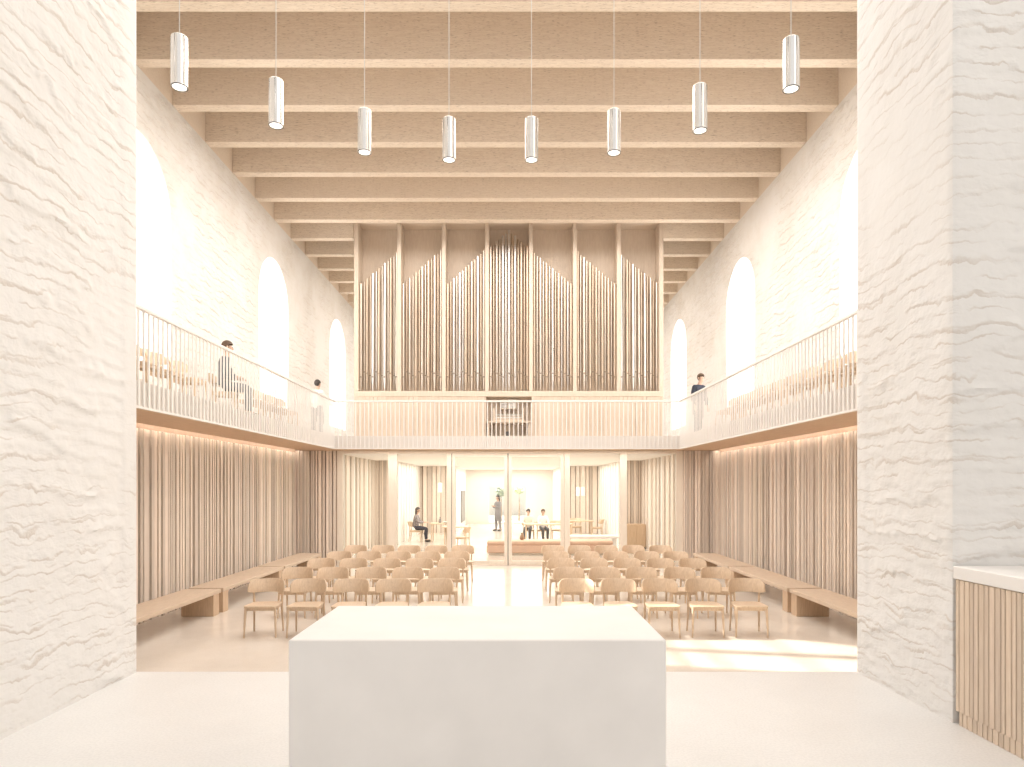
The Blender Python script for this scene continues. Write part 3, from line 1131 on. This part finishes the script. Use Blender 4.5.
# pipes
PROF = [(282, 251), (282, 248), (282, 249), None, (251, 282), (250, 282), (253, 281)]
edges = [OX0 + 0.11] + DIV + [OX1 - 0.06]
random.seed(21)
NP = 13
for b in range(7):
    a0 = edges[b] + (0.05 if b else 0)
    a1 = edges[b + 1] - 0.05
    for i in range(NP):
        f = (i + 0.5) / NP
        x = a0 + (a1 - a0) * f
        if PROF[b]:
            py = PROF[b][0] + (PROF[b][1] - PROF[b][0]) * (i / (NP - 1))
        else:
            py = 245 - 17 * (1 - abs(i - 6) / 6)
        zt = oz(py)
        r = (a1 - a0) / NP * 0.5 * random.choice((0.80, 0.9, 0.72))
        yy = 0.16 + (0.07 if i % 2 else 0.0)
        zf = ZP + 0.36
        mb = MB()
        n = 14
        mb.lathe([(0.010, ZP), (0.012, ZP + 0.03), (r, zf), (r, zt), (r * 0.86, zt), (r * 0.84, zt - 0.05)], (x, yy, 0), n)
        # mouth with lips
        mw = r * 0.72
        zm = zf + 0.03 + 0.05 * ((i * 3) % 4)
        mb.box(x - mw, x + mw, yy - r * 1.02, yy - r * 0.6, zm, zm + r * 0.7, 1)
        mb.box(x - mw * 1.15, x - mw, yy - r * 1.15, yy - r * 0.5, zm - 0.02, zm + r * 1.2, 0)
        mb.box(x + mw, x + mw * 1.15, yy - r * 1.15, yy - r * 0.5, zm - 0.02, zm + r * 1.2, 0)
        mt = random.choice(('pipe_tin', 'pipe_copper', 'pipe_copper', 'pipe_tin', 'pipe_silver'))
        mb.build('organ_pipe', [M[mt], M['pipe_mouth']], t, True, SM)


# ------------------------------------------------------------------ chairs
def make_chair():
    """Wooden chair with a wide curved backrest band; the sitter looks along -y."""
    t = empty('chair')
    # seat: rounded square, dished
    mb = MB()
    NS = 7
    top, bot = [], []
    w0, w1, y0, y1 = 0.245, 0.215, -0.235, 0.215
    ring = []
    corner = 0.07
    for (cx, cy, a0) in ((w0 - corner, y0 + corner, -PI / 2), (w1 - corner, y1 - corner, 0), (-w1 + corner, y1 - corner, PI / 2), (-w0 + corner, y0 + corner, PI)):
        for k in range(NS):
            an = a0 + PI / 2 * k / (NS - 1)
            ring.append((cx + corner * math.cos(an), cy + corner * math.sin(an)))
    n = len(ring)
    i = len(mb.v)
    lay = [(0.45, 1.0), (0.455, 0.985), (0.447, 0.7), (0.443, 0.0001)]
    lay_b = [(0.45, 1.0), (0.43, 0.99), (0.425, 0.95), (0.425, 0.0001)]
    for L_, flip in ((lay, False), (lay_b, True)):
        base = len(mb.v)
        for z, k in L_:
            for (x, y) in ring:
                mb.v.append((x * k, y * k, z - (0.012 * (x / w0) ** 2 if False else 0)))
        for q in range(len(L_) - 1):
            for j in range(n):
                j2 = (j + 1) % n
                f = (base + q * n + j, base + q * n + j2, base + (q + 1) * n + j2, base + (q + 1) * n + j)
                mb.f.append(f[::-1] if flip else f)
                mb.m.append(0)
    mb.build('seat', M['chair_wood'], t, True, SM)
    # apron under the seat
    mb = MB()
    mb.bbox(-0.19, 0.19, -0.205, -0.185, 0.385, 0.428, 0.003)
    mb.bbox(-0.18, 0.18, 0.165, 0.185, 0.385, 0.428, 0.003)
    mb.bbox(-0.205, -0.185, -0.19, 0.17, 0.385, 0.428, 0.003)
    mb.bbox(0.185, 0.205, -0.19, 0.17, 0.385, 0.428, 0.003)
    mb.build('apron', M['chair_wood'], t)
    # legs: round and tapered; the rear ones carry the backrest
    for s in (-1, 1):
        mb = MB().tube([(s * 0.225, -0.225, 0), (s * 0.215, -0.212, 0.30), (s * 0.208, -0.205, 0.44)], [0.012, 0.018, 0.019], 10)
        mb.build('leg', M['chair_wood'], t, True, SM)
    for s in (-1, 1):
        mb = MB().tube([(s * 0.215, 0.235, 0), (s * 0.205, 0.20, 0.30), (s * 0.203, 0.195, 0.45), (s * 0.212, 0.205, 0.60), (s * 0.212, 0.222, 0.74)],
                       [0.012, 0.018, 0.019, 0.016, 0.012], 10)
        mb.build('leg', M['chair_wood'], t, True, SM)
    # backrest: curved band, rounded ends
    mb = MB()
    NB = 21
    th = 0.018
    cols = []
    for k in range(NB):
        u = -1 + 2 * k / (NB - 1)
        ang = u * 1.05
        x = 0.265 * math.sin(ang) / math.sin(1.05)
        y = 0.10 + 0.185 * (math.cos(ang) - math.cos(1.05)) / (1 - math.cos(1.05))
        e = max(0, (abs(u) - 0.55) / 0.45)
        zt = 0.70 + 0.092 * math.sqrt(max(0.0, 1 - (e * 0.97) ** 2.6))
        zb = 0.598 + 0.022 * e ** 3
        zc, hh = (zt + zb) / 2, (zt - zb) / 2
        nx, ny = math.sin(ang), math.cos(ang)
        cols.append((x, y, zc, hh, nx, ny))
    base = len(mb.v)
    NR = 8
    for (x, y, zc, hh, nx, ny) in cols:
        for (a, b) in ((-1, -0.9), (-1, 0.9), (-0.7, 1), (0.7, 1), (1, 0.9), (1, -0.9), (0.7, -1), (-0.7, -1)):
            mb.v.append((x + nx * th / 2 * a, y + ny * th / 2 * a + 0.03 * (b * hh) / 0.09, zc + b * hh))
    for k in range(NB - 1):
        for j in range(NR):
            j2 = (j + 1) % NR
            mb.f.append((base + k * NR + j, base + (k + 1) * NR + j, base + (k + 1) * NR + j2, base + k * NR + j2))
            mb.m.append(0)
    mb.f.append(tuple(base + j for j in range(NR)))
    mb.f.append(tuple(base + (NB - 1) * NR + j for j in range(NR))[::-1])
    mb.m += [0, 0]
    mb.build('backrest', M['chair_wood'], t, True, SM)
    return t


proto = make_chair()
used = [False]


def place_chair(x, y, z, rz, label, group):
    if not used[0]:
        used[0] = True
        o = proto
    else:
        o = copy_tree(proto)
    o.location = (x, y, z)
    o.rotation_euler.z = rz
    for k in ('label', 'category', 'group'):
        if k in o:
            del o[k]
    tag(o, label, 'chair', group)
    return o


ROWS = [10.12, 11.58, 13.05, 14.45, 15.95]
RN = ['front row', 'second row', 'third row', 'fourth row', 'last row']
CN = ['on the aisle', 'second from the aisle', 'mid row', 'second from the bench', 'at the bench end']
random.seed(9)
for s, sn in ((-1, 'left'), (1, 'right')):
    for r, y in enumerate(ROWS):
        for c in range(5):
            x = s * (1.03 + 0.633 * c) + (0.0 if s < 0 else 0.04)
            extra = '' if not (r == 0 and s > 0) else 'sunlit '
            place_chair(x + random.uniform(-0.015, 0.015), y + random.uniform(-0.02, 0.02), 0, random.uniform(-0.05, 0.05) + s * -0.05,
                        f'{extra}curved-back wooden chair, {RN[r]} {sn} of the aisle, {CN[c]}', f'chairs {sn} of the aisle')

# gallery chairs, looking over the railing
GO = ['nearest the altar', 'second from the altar end', 'third from the altar end', 'fourth from the altar end', 'fifth from the altar end',
      'sixth from the altar end', 'seventh from the altar end', 'eighth from the altar end', 'ninth from the altar end', 'tenth from the altar end', 'eleventh from the altar end']
for i, y in enumerate((9.15, 9.85, 10.55, 11.3, 14.1, 14.8, 15.5, 16.2)):
    place_chair(-5.25, y, GZ1, PI / 2, f'pale wooden chair on the left gallery, {GO[i]}', 'chairs on the left gallery')
for i, y in enumerate((9.05, 9.75, 10.45, 11.15, 11.85, 12.55, 13.25, 13.95, 14.65, 15.35, 16.05)):
    place_chair(5.2, y, GZ1, -PI / 2, f'pale wooden chair on the right gallery, {GO[i]}', 'chairs on the right gallery')

# ------------------------------------------------------------------ benches along the slatted walls
BX0, BX1 = 4.89, 5.50
for s, sn in ((-1, 'left'), (1, 'right')):
    for (y0, y1, w) in ((8.3, 11.75, 'nearest the altar'), (11.85, 15.0, 'mid run'), (15.1, 18.0, 'beside the glass doors')):
        t = empty('bench', (s * (BX0 + BX1) / 2, (y0 + y1) / 2, 0))
        tag(t, f'long oak bench on slab legs by the {sn} slatted wall, {w}', 'bench', f'benches by the {sn} slatted wall')
        hw, hl = (BX1 - BX0) / 2, (y1 - y0) / 2
        MB().bbox(-hw, hw, -hl, hl, 0.365, 0.43, 0.006).build('bench_top', M['bench_wood'], t)
        for q in (-1, 1):
            yc = q * (hl - 0.14)
            lx0, lx1 = (-hw + 0.02, hw - 0.04) if s > 0 else (-hw + 0.04, hw - 0.02)
            MB().bbox(lx0, lx1, yc - 0.11, yc + 0.11, 0, 0.364, 0.005).build('leg', M['bench_leg_wood'], t)


# ------------------------------------------------------------------ people
def skin_mesh(name, nodes, links, mat, parent, levels=1, root=0):
    """nodes: {key: (x, y, z, r)}; one continuous surface grown along the links."""
    keys = list(nodes)
    idx = {k: i for i, k in enumerate(keys)}
    me = bpy.data.meshes.new(name + '_cage')
    me.from_pydata([nodes[k][:3] for k in keys], [(idx[a], idx[b]) for a, b in links], [])
    o = bpy.data.objects.new(name, me)
    COL.objects.link(o)
    sk = o.modifiers.new('skin', 'SKIN')
    sk.use_smooth_shade = True
    layer = me.skin_vertices[0].data
    for k in keys:
        r = nodes[k][3]
        layer[idx[k]].radius = r if hasattr(r, '__len__') else (r, r)
        layer[idx[k]].use_root = (idx[k] == root)
    sub = o.modifiers.new('sub', 'SUBSURF')
    sub.levels = sub.render_levels = levels
    dg = bpy.context.evaluated_depsgraph_get()
    m2 = bpy.data.meshes.new_from_object(o.evaluated_get(dg))
    o.modifiers.clear()
    m2.name = name
    m2.materials.clear()
    m2.materials.append(mat)
    m2.polygons.foreach_set('use_smooth', [True] * len(m2.polygons))
    o.data = m2
    bpy.data.meshes.remove(me)
    o.parent = parent
    return o


def person(loc, rz, label, H=1.72, seated=False, lean=0.0, look=0.0, arms='down', top='charcoal', legs='charcoal', hair='hair', long_hair=False, long_coat=False):
    """A person facing +y in local space; the feet are at z = 0."""
    t = empty('person', loc, rz)
    tag(t, label, 'person')
    k = H / 1.72
    P = {}

    def put(key, x, y, z, r):
        P[key] = (x * k, y * k, z * k, r * k)
    pz = 0.94 if not seated else 0.60
    sh = lambda z: lean * z      # forward lean grows up the trunk

    def tr(key, x, y, dz, r):
        put(key, x, y + sh(dz), pz + dz, r)
    tr('pelvis', 0, 0, 0, 0.095)
    tr('waist', 0, 0, 0.17, 0.085)
    tr('chest', 0, 0, 0.36, 0.10)
    tr('collar', 0, -0.01, 0.48, 0.075)
    tr('neck', 0, 0.0, 0.55, 0.052)
    tr('jaw', 0, 0.035, 0.62, 0.062)
    tr('head', 0, 0.02, 0.69, 0.085)
    tr('crown', 0, 0.005, 0.745, 0.066)
    tr('nose', 0, 0.125, 0.655, 0.011)
    hy = sh(0.42)
    L = [('pelvis', 'waist'), ('waist', 'chest'), ('chest', 'collar'), ('collar', 'neck'), ('neck', 'jaw'), ('jaw', 'head'), ('head', 'crown'), ('head', 'nose')]
    S = {}
    for s, n in ((-1, 'l'), (1, 'r')):
        put('sh' + n, s * 0.175, hy - 0.01, pz + 0.44, 0.058)
        if arms == 'rail':
            e, w, h = (s * 0.25, hy + 0.12, pz + 0.20), (s * 0.20, hy + 0.32, pz + 0.13), (s * 0.19, hy + 0.40, pz + 0.12)
        elif arms == 'table':
            e, w, h = (s * 0.24, hy + 0.10, pz + 0.20), (s * 0.14, hy + 0.30, pz + 0.20), (s * 0.11, hy + 0.38, pz + 0.20)
        elif arms == 'hold':
            e, w, h = (s * 0.23, hy + 0.05, pz + 0.18), (s * 0.10, hy + 0.24, pz + 0.27), (s * 0.05, hy + 0.30, pz + 0.29)
        else:
            e, w, h = (s * 0.235, hy - 0.02, pz + 0.17), (s * 0.24, hy + 0.06, pz - 0.06), (s * 0.24, hy + 0.08, pz - 0.14)
        if seated and arms == 'down':
            e, w, h = (s * 0.23, hy + 0.02, pz + 0.17), (s * 0.15, hy + 0.20, pz + 0.13), (s * 0.11, hy + 0.27, pz + 0.12)
        put('el' + n, *e, 0.042)
        put('wr' + n, *w, 0.028)
        put('pa' + n, *h, 0.034)
        L += [('chest', 'sh' + n), ('sh' + n, 'el' + n), ('el' + n, 'wr' + n), ('wr' + n, 'pa' + n)]
        d = (Vector(h) - Vector(w)).normalized()
        side = Vector((1, 0, 0)) if abs(d.x) < 0.8 else Vector((0, 1, 0))
        side = (side - d * side.dot(d)).normalized()
        curl = Vector((0, 0, -1)) if abs(d.z) < 0.8 else Vector((-s, 0, 0))
        for fi, (off, ln) in enumerate(((-0.030, 0.062), (-0.010, 0.074), (0.010, 0.070), (0.030, 0.055))):
            b0 = Vector(h) + side * off + d * 0.035
            b1 = b0 + d * ln * 0.6 + curl * 0.008
            b2 = b1 + d * ln * 0.4 + curl * 0.02
            for q, bp_ in enumerate((b0, b1, b2)):
                put(f'f{n}{fi}{q}', *bp_, 0.009)
            L += [('pa' + n, f'f{n}{fi}0'), (f'f{n}{fi}0', f'f{n}{fi}1'), (f'f{n}{fi}1', f'f{n}{fi}2')]
        b0 = Vector(h) - side * s * 0.04 - d * 0.01
        b1 = b0 - side * s * 0.02 + d * 0.035
        put(f't{n}0', *b0, 0.010)
        put(f't{n}1', *b1, 0.009)
        L += [('pa' + n, f't{n}0'), (f't{n}0', f't{n}1')]
        if seated:
            put('hi' + n, s * 0.095, 0.06, 0.56, 0.082)
            put('kn' + n, s * 0.115, 0.45, 0.535, 0.060)
            put('ca' + n, s * 0.11, 0.42, 0.34, 0.055)
            put('an' + n, s * 0.10, 0.44, 0.09, 0.038)
            put('to' + n, s * 0.11, 0.58, 0.035, 0.03)
        else:
            st = 0.04 * s
            put('hi' + n, s * 0.095, 0.0, pz - 0.07, 0.09)
            put('kn' + n, s * 0.10, 0.015 + st, 0.50, 0.060)
            put('ca' + n, s * 0.10, -0.01 + st, 0.34, 0.055)
            put('an' + n, s * 0.10, -0.02 + st * 1.5, 0.09, 0.038)
            put('to' + n, s * 0.115, 0.12 + st * 1.5, 0.035, 0.03)
        L += [('pelvis', 'hi' + n), ('hi' + n, 'kn' + n), ('kn' + n, 'ca' + n), ('ca' + n, 'an' + n), ('an' + n, 'to' + n)]
    skin_mesh('body', P, L, M['skin'], t, 1)
    g = lambda key, dr: (*P[key][:3], P[key][3] + dr * k)
    # top
    T = {q: g(q, 0.014) for q in ('waist', 'pelvis', 'chest', 'shl', 'shr', 'ell', 'elr', 'wrl', 'wrr')}
    T['chest'] = (*P['chest'][:3], P['chest'][3] + 0.062 * k)
    T['waist'] = (*P['waist'][:3], P['waist'][3] + 0.058 * k)
    T['pelvis'] = (*P['pelvis'][:3], P['pelvis'][3] + 0.048 * k)
    hem = -0.085 if not seated else -0.03
    T['hem'] = (0, -0.005 * k, (pz + hem) * k, ((0.150 if not seated else 0.165) * k, (0.135 if not seated else 0.16) * k))
    T['collar'] = (P['collar'][0], P['collar'][1], P['collar'][2] + 0.015 * k, 0.088 * k)
    for q in ('shl', 'shr'):
        T[q] = (*P[q][:3], P[q][3] + 0.024 * k)
    TL = [('hem', 'pelvis'), ('pelvis', 'waist'), ('waist', 'chest'), ('chest', 'collar'), ('chest', 'shl'), ('shl', 'ell'), ('ell', 'wrl'), ('chest', 'shr'), ('shr', 'elr'), ('elr', 'wrr')]
    skin_mesh('jacket' if top in ('navy', 'charcoal', 'grey_cloth') else 'shirt', T, TL, M[top], t, 1)
    # trousers
    B = {q: g(q, 0.016) for q in ('pelvis', 'hil', 'hir', 'knl', 'knr', 'cal', 'car', 'anl', 'anr')}
    B['pelvis'] = (*P['pelvis'][:3], P['pelvis'][3] + 0.044 * k)
    B['belt'] = (0, sh(0.09) * k, (pz + 0.09) * k, 0.128 * k)
    BL = [('belt', 'pelvis'), ('pelvis', 'hil'), ('hil', 'knl'), ('knl', 'cal'), ('cal', 'anl'), ('pelvis', 'hir'), ('hir', 'knr'), ('knr', 'car'), ('car', 'anr')]
    skin_mesh('trousers', B, BL, M[legs], t, 1)
    if long_coat:
        mb = MB()
        mb.lathe([(0.17 * k, (pz + 0.25) * k), (0.175 * k, pz * k), (0.20 * k, (pz - 0.45) * k), (0.185 * k, (pz - 0.45) * k), (0.16 * k, (pz + 0.2) * k)], (0, 0, 0), 20)
        for i, (x, y, z) in enumerate(mb.v):
            mb.v[i] = (x, y * 0.8 + sh(max(0, z / k - pz)) * k, z)
        mb.build('coat', M[top], t, True)
    for n in 'lr':
        a, b = P['an' + n], P['to' + n]
        mb = MB().tube([(a[0], a[1] - 0.05 * k, 0.045 * k), (a[0], a[1] + 0.02 * k, 0.048 * k), (b[0], b[1] - 0.02 * k, 0.036 * k), (b[0], b[1] + 0.04 * k, 0.028 * k)],
                       [0.035 * k, 0.044 * k, 0.042 * k, 0.022 * k], 10)
        mb.build('shoe', M['shoe'], t, True)
    hx, hyy, hz = P['head'][:3]
    # hair: cap around the back and top of the head
    mb = MB()
    mb.ellipsoid((hx, hyy - 0.012 * k, hz + 0.025 * k), (0.094 * k, 0.108 * k, 0.108 * k), 18, 12)
    keep = []
    for f, m in zip(mb.f, mb.m):
        c = sum((Vector(mb.v[i]) for i in f), Vector()) / len(f)
        lim = -0.02 if not long_hair else -0.4
        if not (c.y > hyy + 0.03 * k and c.z < hz + 0.05 * k) and (c.z - hz) / k > lim - (0.05 if c.y < hyy - 0.03 * k else 0):
            keep.append(f)
    mb.f = keep
    mb.m = [0] * len(keep)
    if long_hair:
        mb.ellipsoid((hx, hyy - 0.075 * k, hz - 0.09 * k), (0.085 * k, 0.05 * k, 0.14 * k), 14, 9)
    mb.build('hair', M[hair], t, True)
    mb = MB()
    for s in (-1, 1):
        mb.ellipsoid((hx + s * 0.032 * k, hyy + 0.078 * k, hz - 0.005 * k), (0.012 * k, 0.010 * k, 0.008 * k), 8, 6)
    mb.build('eyes', M['ink'], t, True)
    mb = MB().tube([(hx - 0.022 * k, hyy + 0.074 * k, hz - 0.075 * k), (hx, hyy + 0.082 * k, hz - 0.077 * k), (hx + 0.022 * k, hyy + 0.074 * k, hz - 0.075 * k)], 0.006 * k, 6)
    mb.build('mouth', M['terracotta'], t, True)
    for s in (-1, 1):
        mb = MB().ellipsoid((hx + s * 0.088 * k, hyy - 0.005 * k, hz - 0.01 * k), (0.012 * k, 0.02 * k, 0.032 * k), 8, 6)
        mb.build('ear', M['skin'], t, True)
    return t


# on the galleries
place_chair(-5.33, 12.95, GZ1, PI / 2 + 0.25, 'pale wooden chair under the seated person on the left gallery', 'chairs on the left gallery')
person((-5.33, 12.90, GZ1), -PI / 2 + 0.3, 'person in a grey jacket sitting on the left gallery behind the railing', H=1.75, seated=True, lean=0.08, top='charcoal', legs='charcoal', hair='hair_brown')
person((-5.22, 18.75, GZ1), -0.35, 'dark haired person in pale clothes standing at the far end of left gallery', H=1.58, top='white_cloth', legs='charcoal', arms='rail', hair='hair')
person((5.18, 18.55, GZ1), PI + 0.5, 'person in a navy jacket standing at the far end of right gallery', H=1.70, lean=0.14, arms='down', top='navy', legs='navy', hair='hair_brown')
# behind the glass
person((px2x(498, 33.5), 33.5, 0), 2.2, 'person in a long grey coat standing near the garden door', H=1.72, top='grey_cloth', legs='grey_cloth', arms='hold', hair='hair', long_hair=True, long_coat=True)


# ------------------------------------------------------------------ furniture behind the glass
def make_table(x, y, lx, ly, label, z=0.74):
    t = empty('table', (x, y, 0))
    tag(t, label, 'table')
    MB().bbox(-lx / 2, lx / 2, -ly / 2, ly / 2, z - 0.035, z, 0.005).build('table_top', M['chair_wood'], t)
    for a in (-1, 1):
        for b in (-1, 1):
            MB().tube([(a * (lx / 2 - 0.08), b * (ly / 2 - 0.08), 0), (a * (lx / 2 - 0.1), b * (ly / 2 - 0.1), z - 0.03)], [0.017, 0.024], 10).build('leg', M['chair_wood'], t, True, SM)
    return t


def make_pendant_small(x, y, zb, label):
    t = empty('pendant_lamp', (x, y, zb))
    tag(t, label, 'lamp')
    MB().lathe([(0.075, 0.0), (0.085, 0.0), (0.085, 0.36), (0.02, 0.38), (0.0005, 0.38)], n=20).build('lamp_body', M['white_ceramic'], t, True, SM)
    MB().tube([(0, 0, 0.37), (0, 0, RZ - zb)], 0.006, 8).build('cable', M['cable'], t, True)
    return t


# table and sitter, left
d = 27.0
xs_ = px2x(415.5, d)
place_chair(xs_, d, 0, PI / 2, 'wooden chair under the sitting person in patterned top, behind the glass', 'chairs behind the glass')
person((xs_, d, 0), -PI / 2, 'person in a patterned grey top sitting at the left table behind glass', H=1.66, seated=True, lean=0.12, arms='table', top='patterned_cloth', legs='navy', hair='hair', long_hair=True)
make_table(px2x(441, d), d, 0.85, 0.8, 'small wooden table by the person in patterned top, behind glass')
o = MB().lathe([(0.0005, 0), (0.05, 0), (0.06, 0.02), (0.05, 0.12), (0.018, 0.17), (0.018, 0.23), (0.014, 0.235), (0.0005, 0.235)], (px2x(440, d), d, 0.741), 16).build('bottle', M['grey_panel'], None, True, SM)
tag(o, 'dark bottle on the small table beside the person in patterned top', 'bottle')
o = MB().lathe([(0.0005, 0.01), (0.10, 0.012), (0.17, 0.055), (0.165, 0.06), (0.09, 0.0), (0.0005, 0.0)], (px2x(447, d), d - 0.12, 0.741), 20).build('bowl', M['white_ceramic'], None, True, SM)
tag(o, 'shallow white bowl on the small table behind the glass', 'bowl')
make_pendant_small(px2x(440, d), d, 1.95, 'small white cylinder pendant hanging over the left table behind glass')
# chair near the doors
place_chair(px2x(462, 23.5), 23.5, 0, -PI / 2 - 0.2, 'wooden chair beside the upholstered seat, just inside the glass doors', 'chairs behind the glass')
make_table(px2x(455, 24.6), 24.8, 0.9, 0.9, 'square wooden table just inside the glass doors, left of passage')
# terracotta upholstered bench
t = empty('upholstered_bench', (0, 22.0, 0))
tag(t, 'long low terracotta upholstered bench behind the glass doors', 'bench')
b0, b1 = px2x(487, 22.0), px2x(612, 22.0)
MB().bbox(b0, b1, -0.35, 0.35, 0.07, 0.33, 0.03).build('base', M['terracotta'], t)
MB().bbox(b0 + 0.01, b1 - 0.01, -0.36, 0.36, 0.33, 0.46, 0.04).build('cushion', M['terracotta'], t)
MB().bbox(b0 + 0.06, b1 - 0.06, -0.29, 0.29, 0, 0.07, 0.004).build('plinth', M['frame_wood'], t)
o = MB().lathe([(0.0005, 0), (0.05, 0), (0.085, 0.07), (0.06, 0.15), (0.03, 0.18), (0.04, 0.23), (0.034, 0.23), (0.0005, 0.19)], (px2x(522, 22), 22.0, 0.461), 18).build('vase', M['brown_ceramic'], None, True, SM)
tag(o, 'small brown vase on the terracotta upholstered bench', 'vase')
# couple at the right
d = 27.5
make_table(px2x(548, 26.6), 26.5, 1.9, 0.75, 'long wooden table in front of the two seated people')
for j, (px, tp, hr, lb) in enumerate(((528.5, 'cream_cloth', 'hair', 'person in a cream top at the long table, the one by the doors'), (542.5, 'white_cloth', 'hair_brown', 'person in a white top at the long table, turned to a companion'))):
    place_chair(px2x(px, d), d, 0, 0.0, ('wooden chair under the cream topped sitter at the long table', 'wooden chair under the white topped sitter at the long table')[j], 'chairs behind the glass')
    person((px2x(px, d), d, 0), PI + (0.25 if j else -0.15), lb, H=1.56, seated=True, lean=0.1, arms='table', top=tp, legs='charcoal', hair=hr)
place_chair(px2x(557, d), d + 0.1, 0, 0.1, 'empty wooden chair at the long table, beside the white topped sitter', 'chairs behind the glass')
# right table with chairs
d = 29.0
make_table(px2x(581, d), d, 1.0, 0.8, 'small wooden table before the dark slats, right room side')
for j, px in enumerate((576, 597)):
    place_chair(px2x(px, d + (0.75 if j == 0 else 0)), d + (0.75 if j == 0 else 0), 0, 0 if j == 0 else -PI / 2, ('wooden chair behind the small right-hand table', 'wooden chair at the end of the small right-hand table')[j], 'chairs behind the glass')
for j, px in enumerate((578, 583)):
    make_pendant_small(px2x(px, d - 0.2 + 0.5 * j), d - 0.2 + 0.5 * j, 1.78, ('small white cylinder pendant over right table, nearer the glass', 'small white cylinder pendant over right table, nearer the slats')[j])
# white low counter
t = empty('low_table', (px2x(592, 23.2), 23.2, 0))
tag(t, 'low white table behind the terracotta bench, right of doors', 'table')
MB().bbox(-0.9, 0.9, -0.35, 0.35, 0.45, 0.52, 0.006).build('table_top', M['white_top'], t)
for a in (-0.75, 0.75):
    MB().bbox(a - 0.04, a + 0.04, -0.3, 0.3, 0, 0.45, 0.004).build('leg', M['white_top'], t)
# low brown box at the right slatted partition
t = empty('low_cabinet', (px2x(635, 24.2), 24.3, 0))
tag(t, 'low brown timber cabinet before the slatted partition, right of doors', 'cabinet')
MB().bbox(-0.36, 0.36, -0.3, 0.3, 0.04, 0.85, 0.006).build('body', M['bench_leg_wood'], t)
for a in (-0.175, 0.175):
    MB().bbox(a - 0.165, a + 0.165, -0.318, -0.30, 0.07, 0.82, 0.004).build('door', M['bench_leg_wood'], t)
MB().bbox(-0.33, 0.33, -0.27, 0.27, 0, 0.04, 0.003).build('plinth', M['dark'], t)


# two small garden trees outside the garden door
def garden_tree(x, y, h, cz, r, mat, label, seed):
    rnd = random.Random(seed)
    t = empty('garden_tree', (x, y, 0))
    tag(t, label, 'tree')
    MB().tube([(0, 0, 0), (0.02, 0, h * 0.5), (0, 0.02, h)], [0.05, 0.035, 0.015], 8).build('trunk', M['bark'], t, True)
    mb = MB()
    for i in range(260):
        v = Vector((rnd.gauss(0, 1), rnd.gauss(0, 1), rnd.gauss(0, 1))).normalized() * r * rnd.random() ** 0.4
        c = Vector((v.x, v.y, cz + v.z * 0.9))
        a = Vector((rnd.uniform(-1, 1), rnd.uniform(-1, 1), rnd.uniform(-1, 1))).normalized()
        b = a.orthogonal().normalized()
        mb.face([c - a * 0.09, c - b * 0.035, c + a * 0.09, c + b * 0.035])
    mb.build('foliage', M[mat], t)


garden_tree(px2x(519, 43.0), 43.0, 1.9, 1.95, 0.30, 'leaf', 'small green leafed tree outside the garden door', 1)
garden_tree(px2x(501, 42.0), 42.0, 1.9, 1.85, 0.32, 'leaf_grey', 'dark leafed little tree outside the garden door, behind coated person', 2)
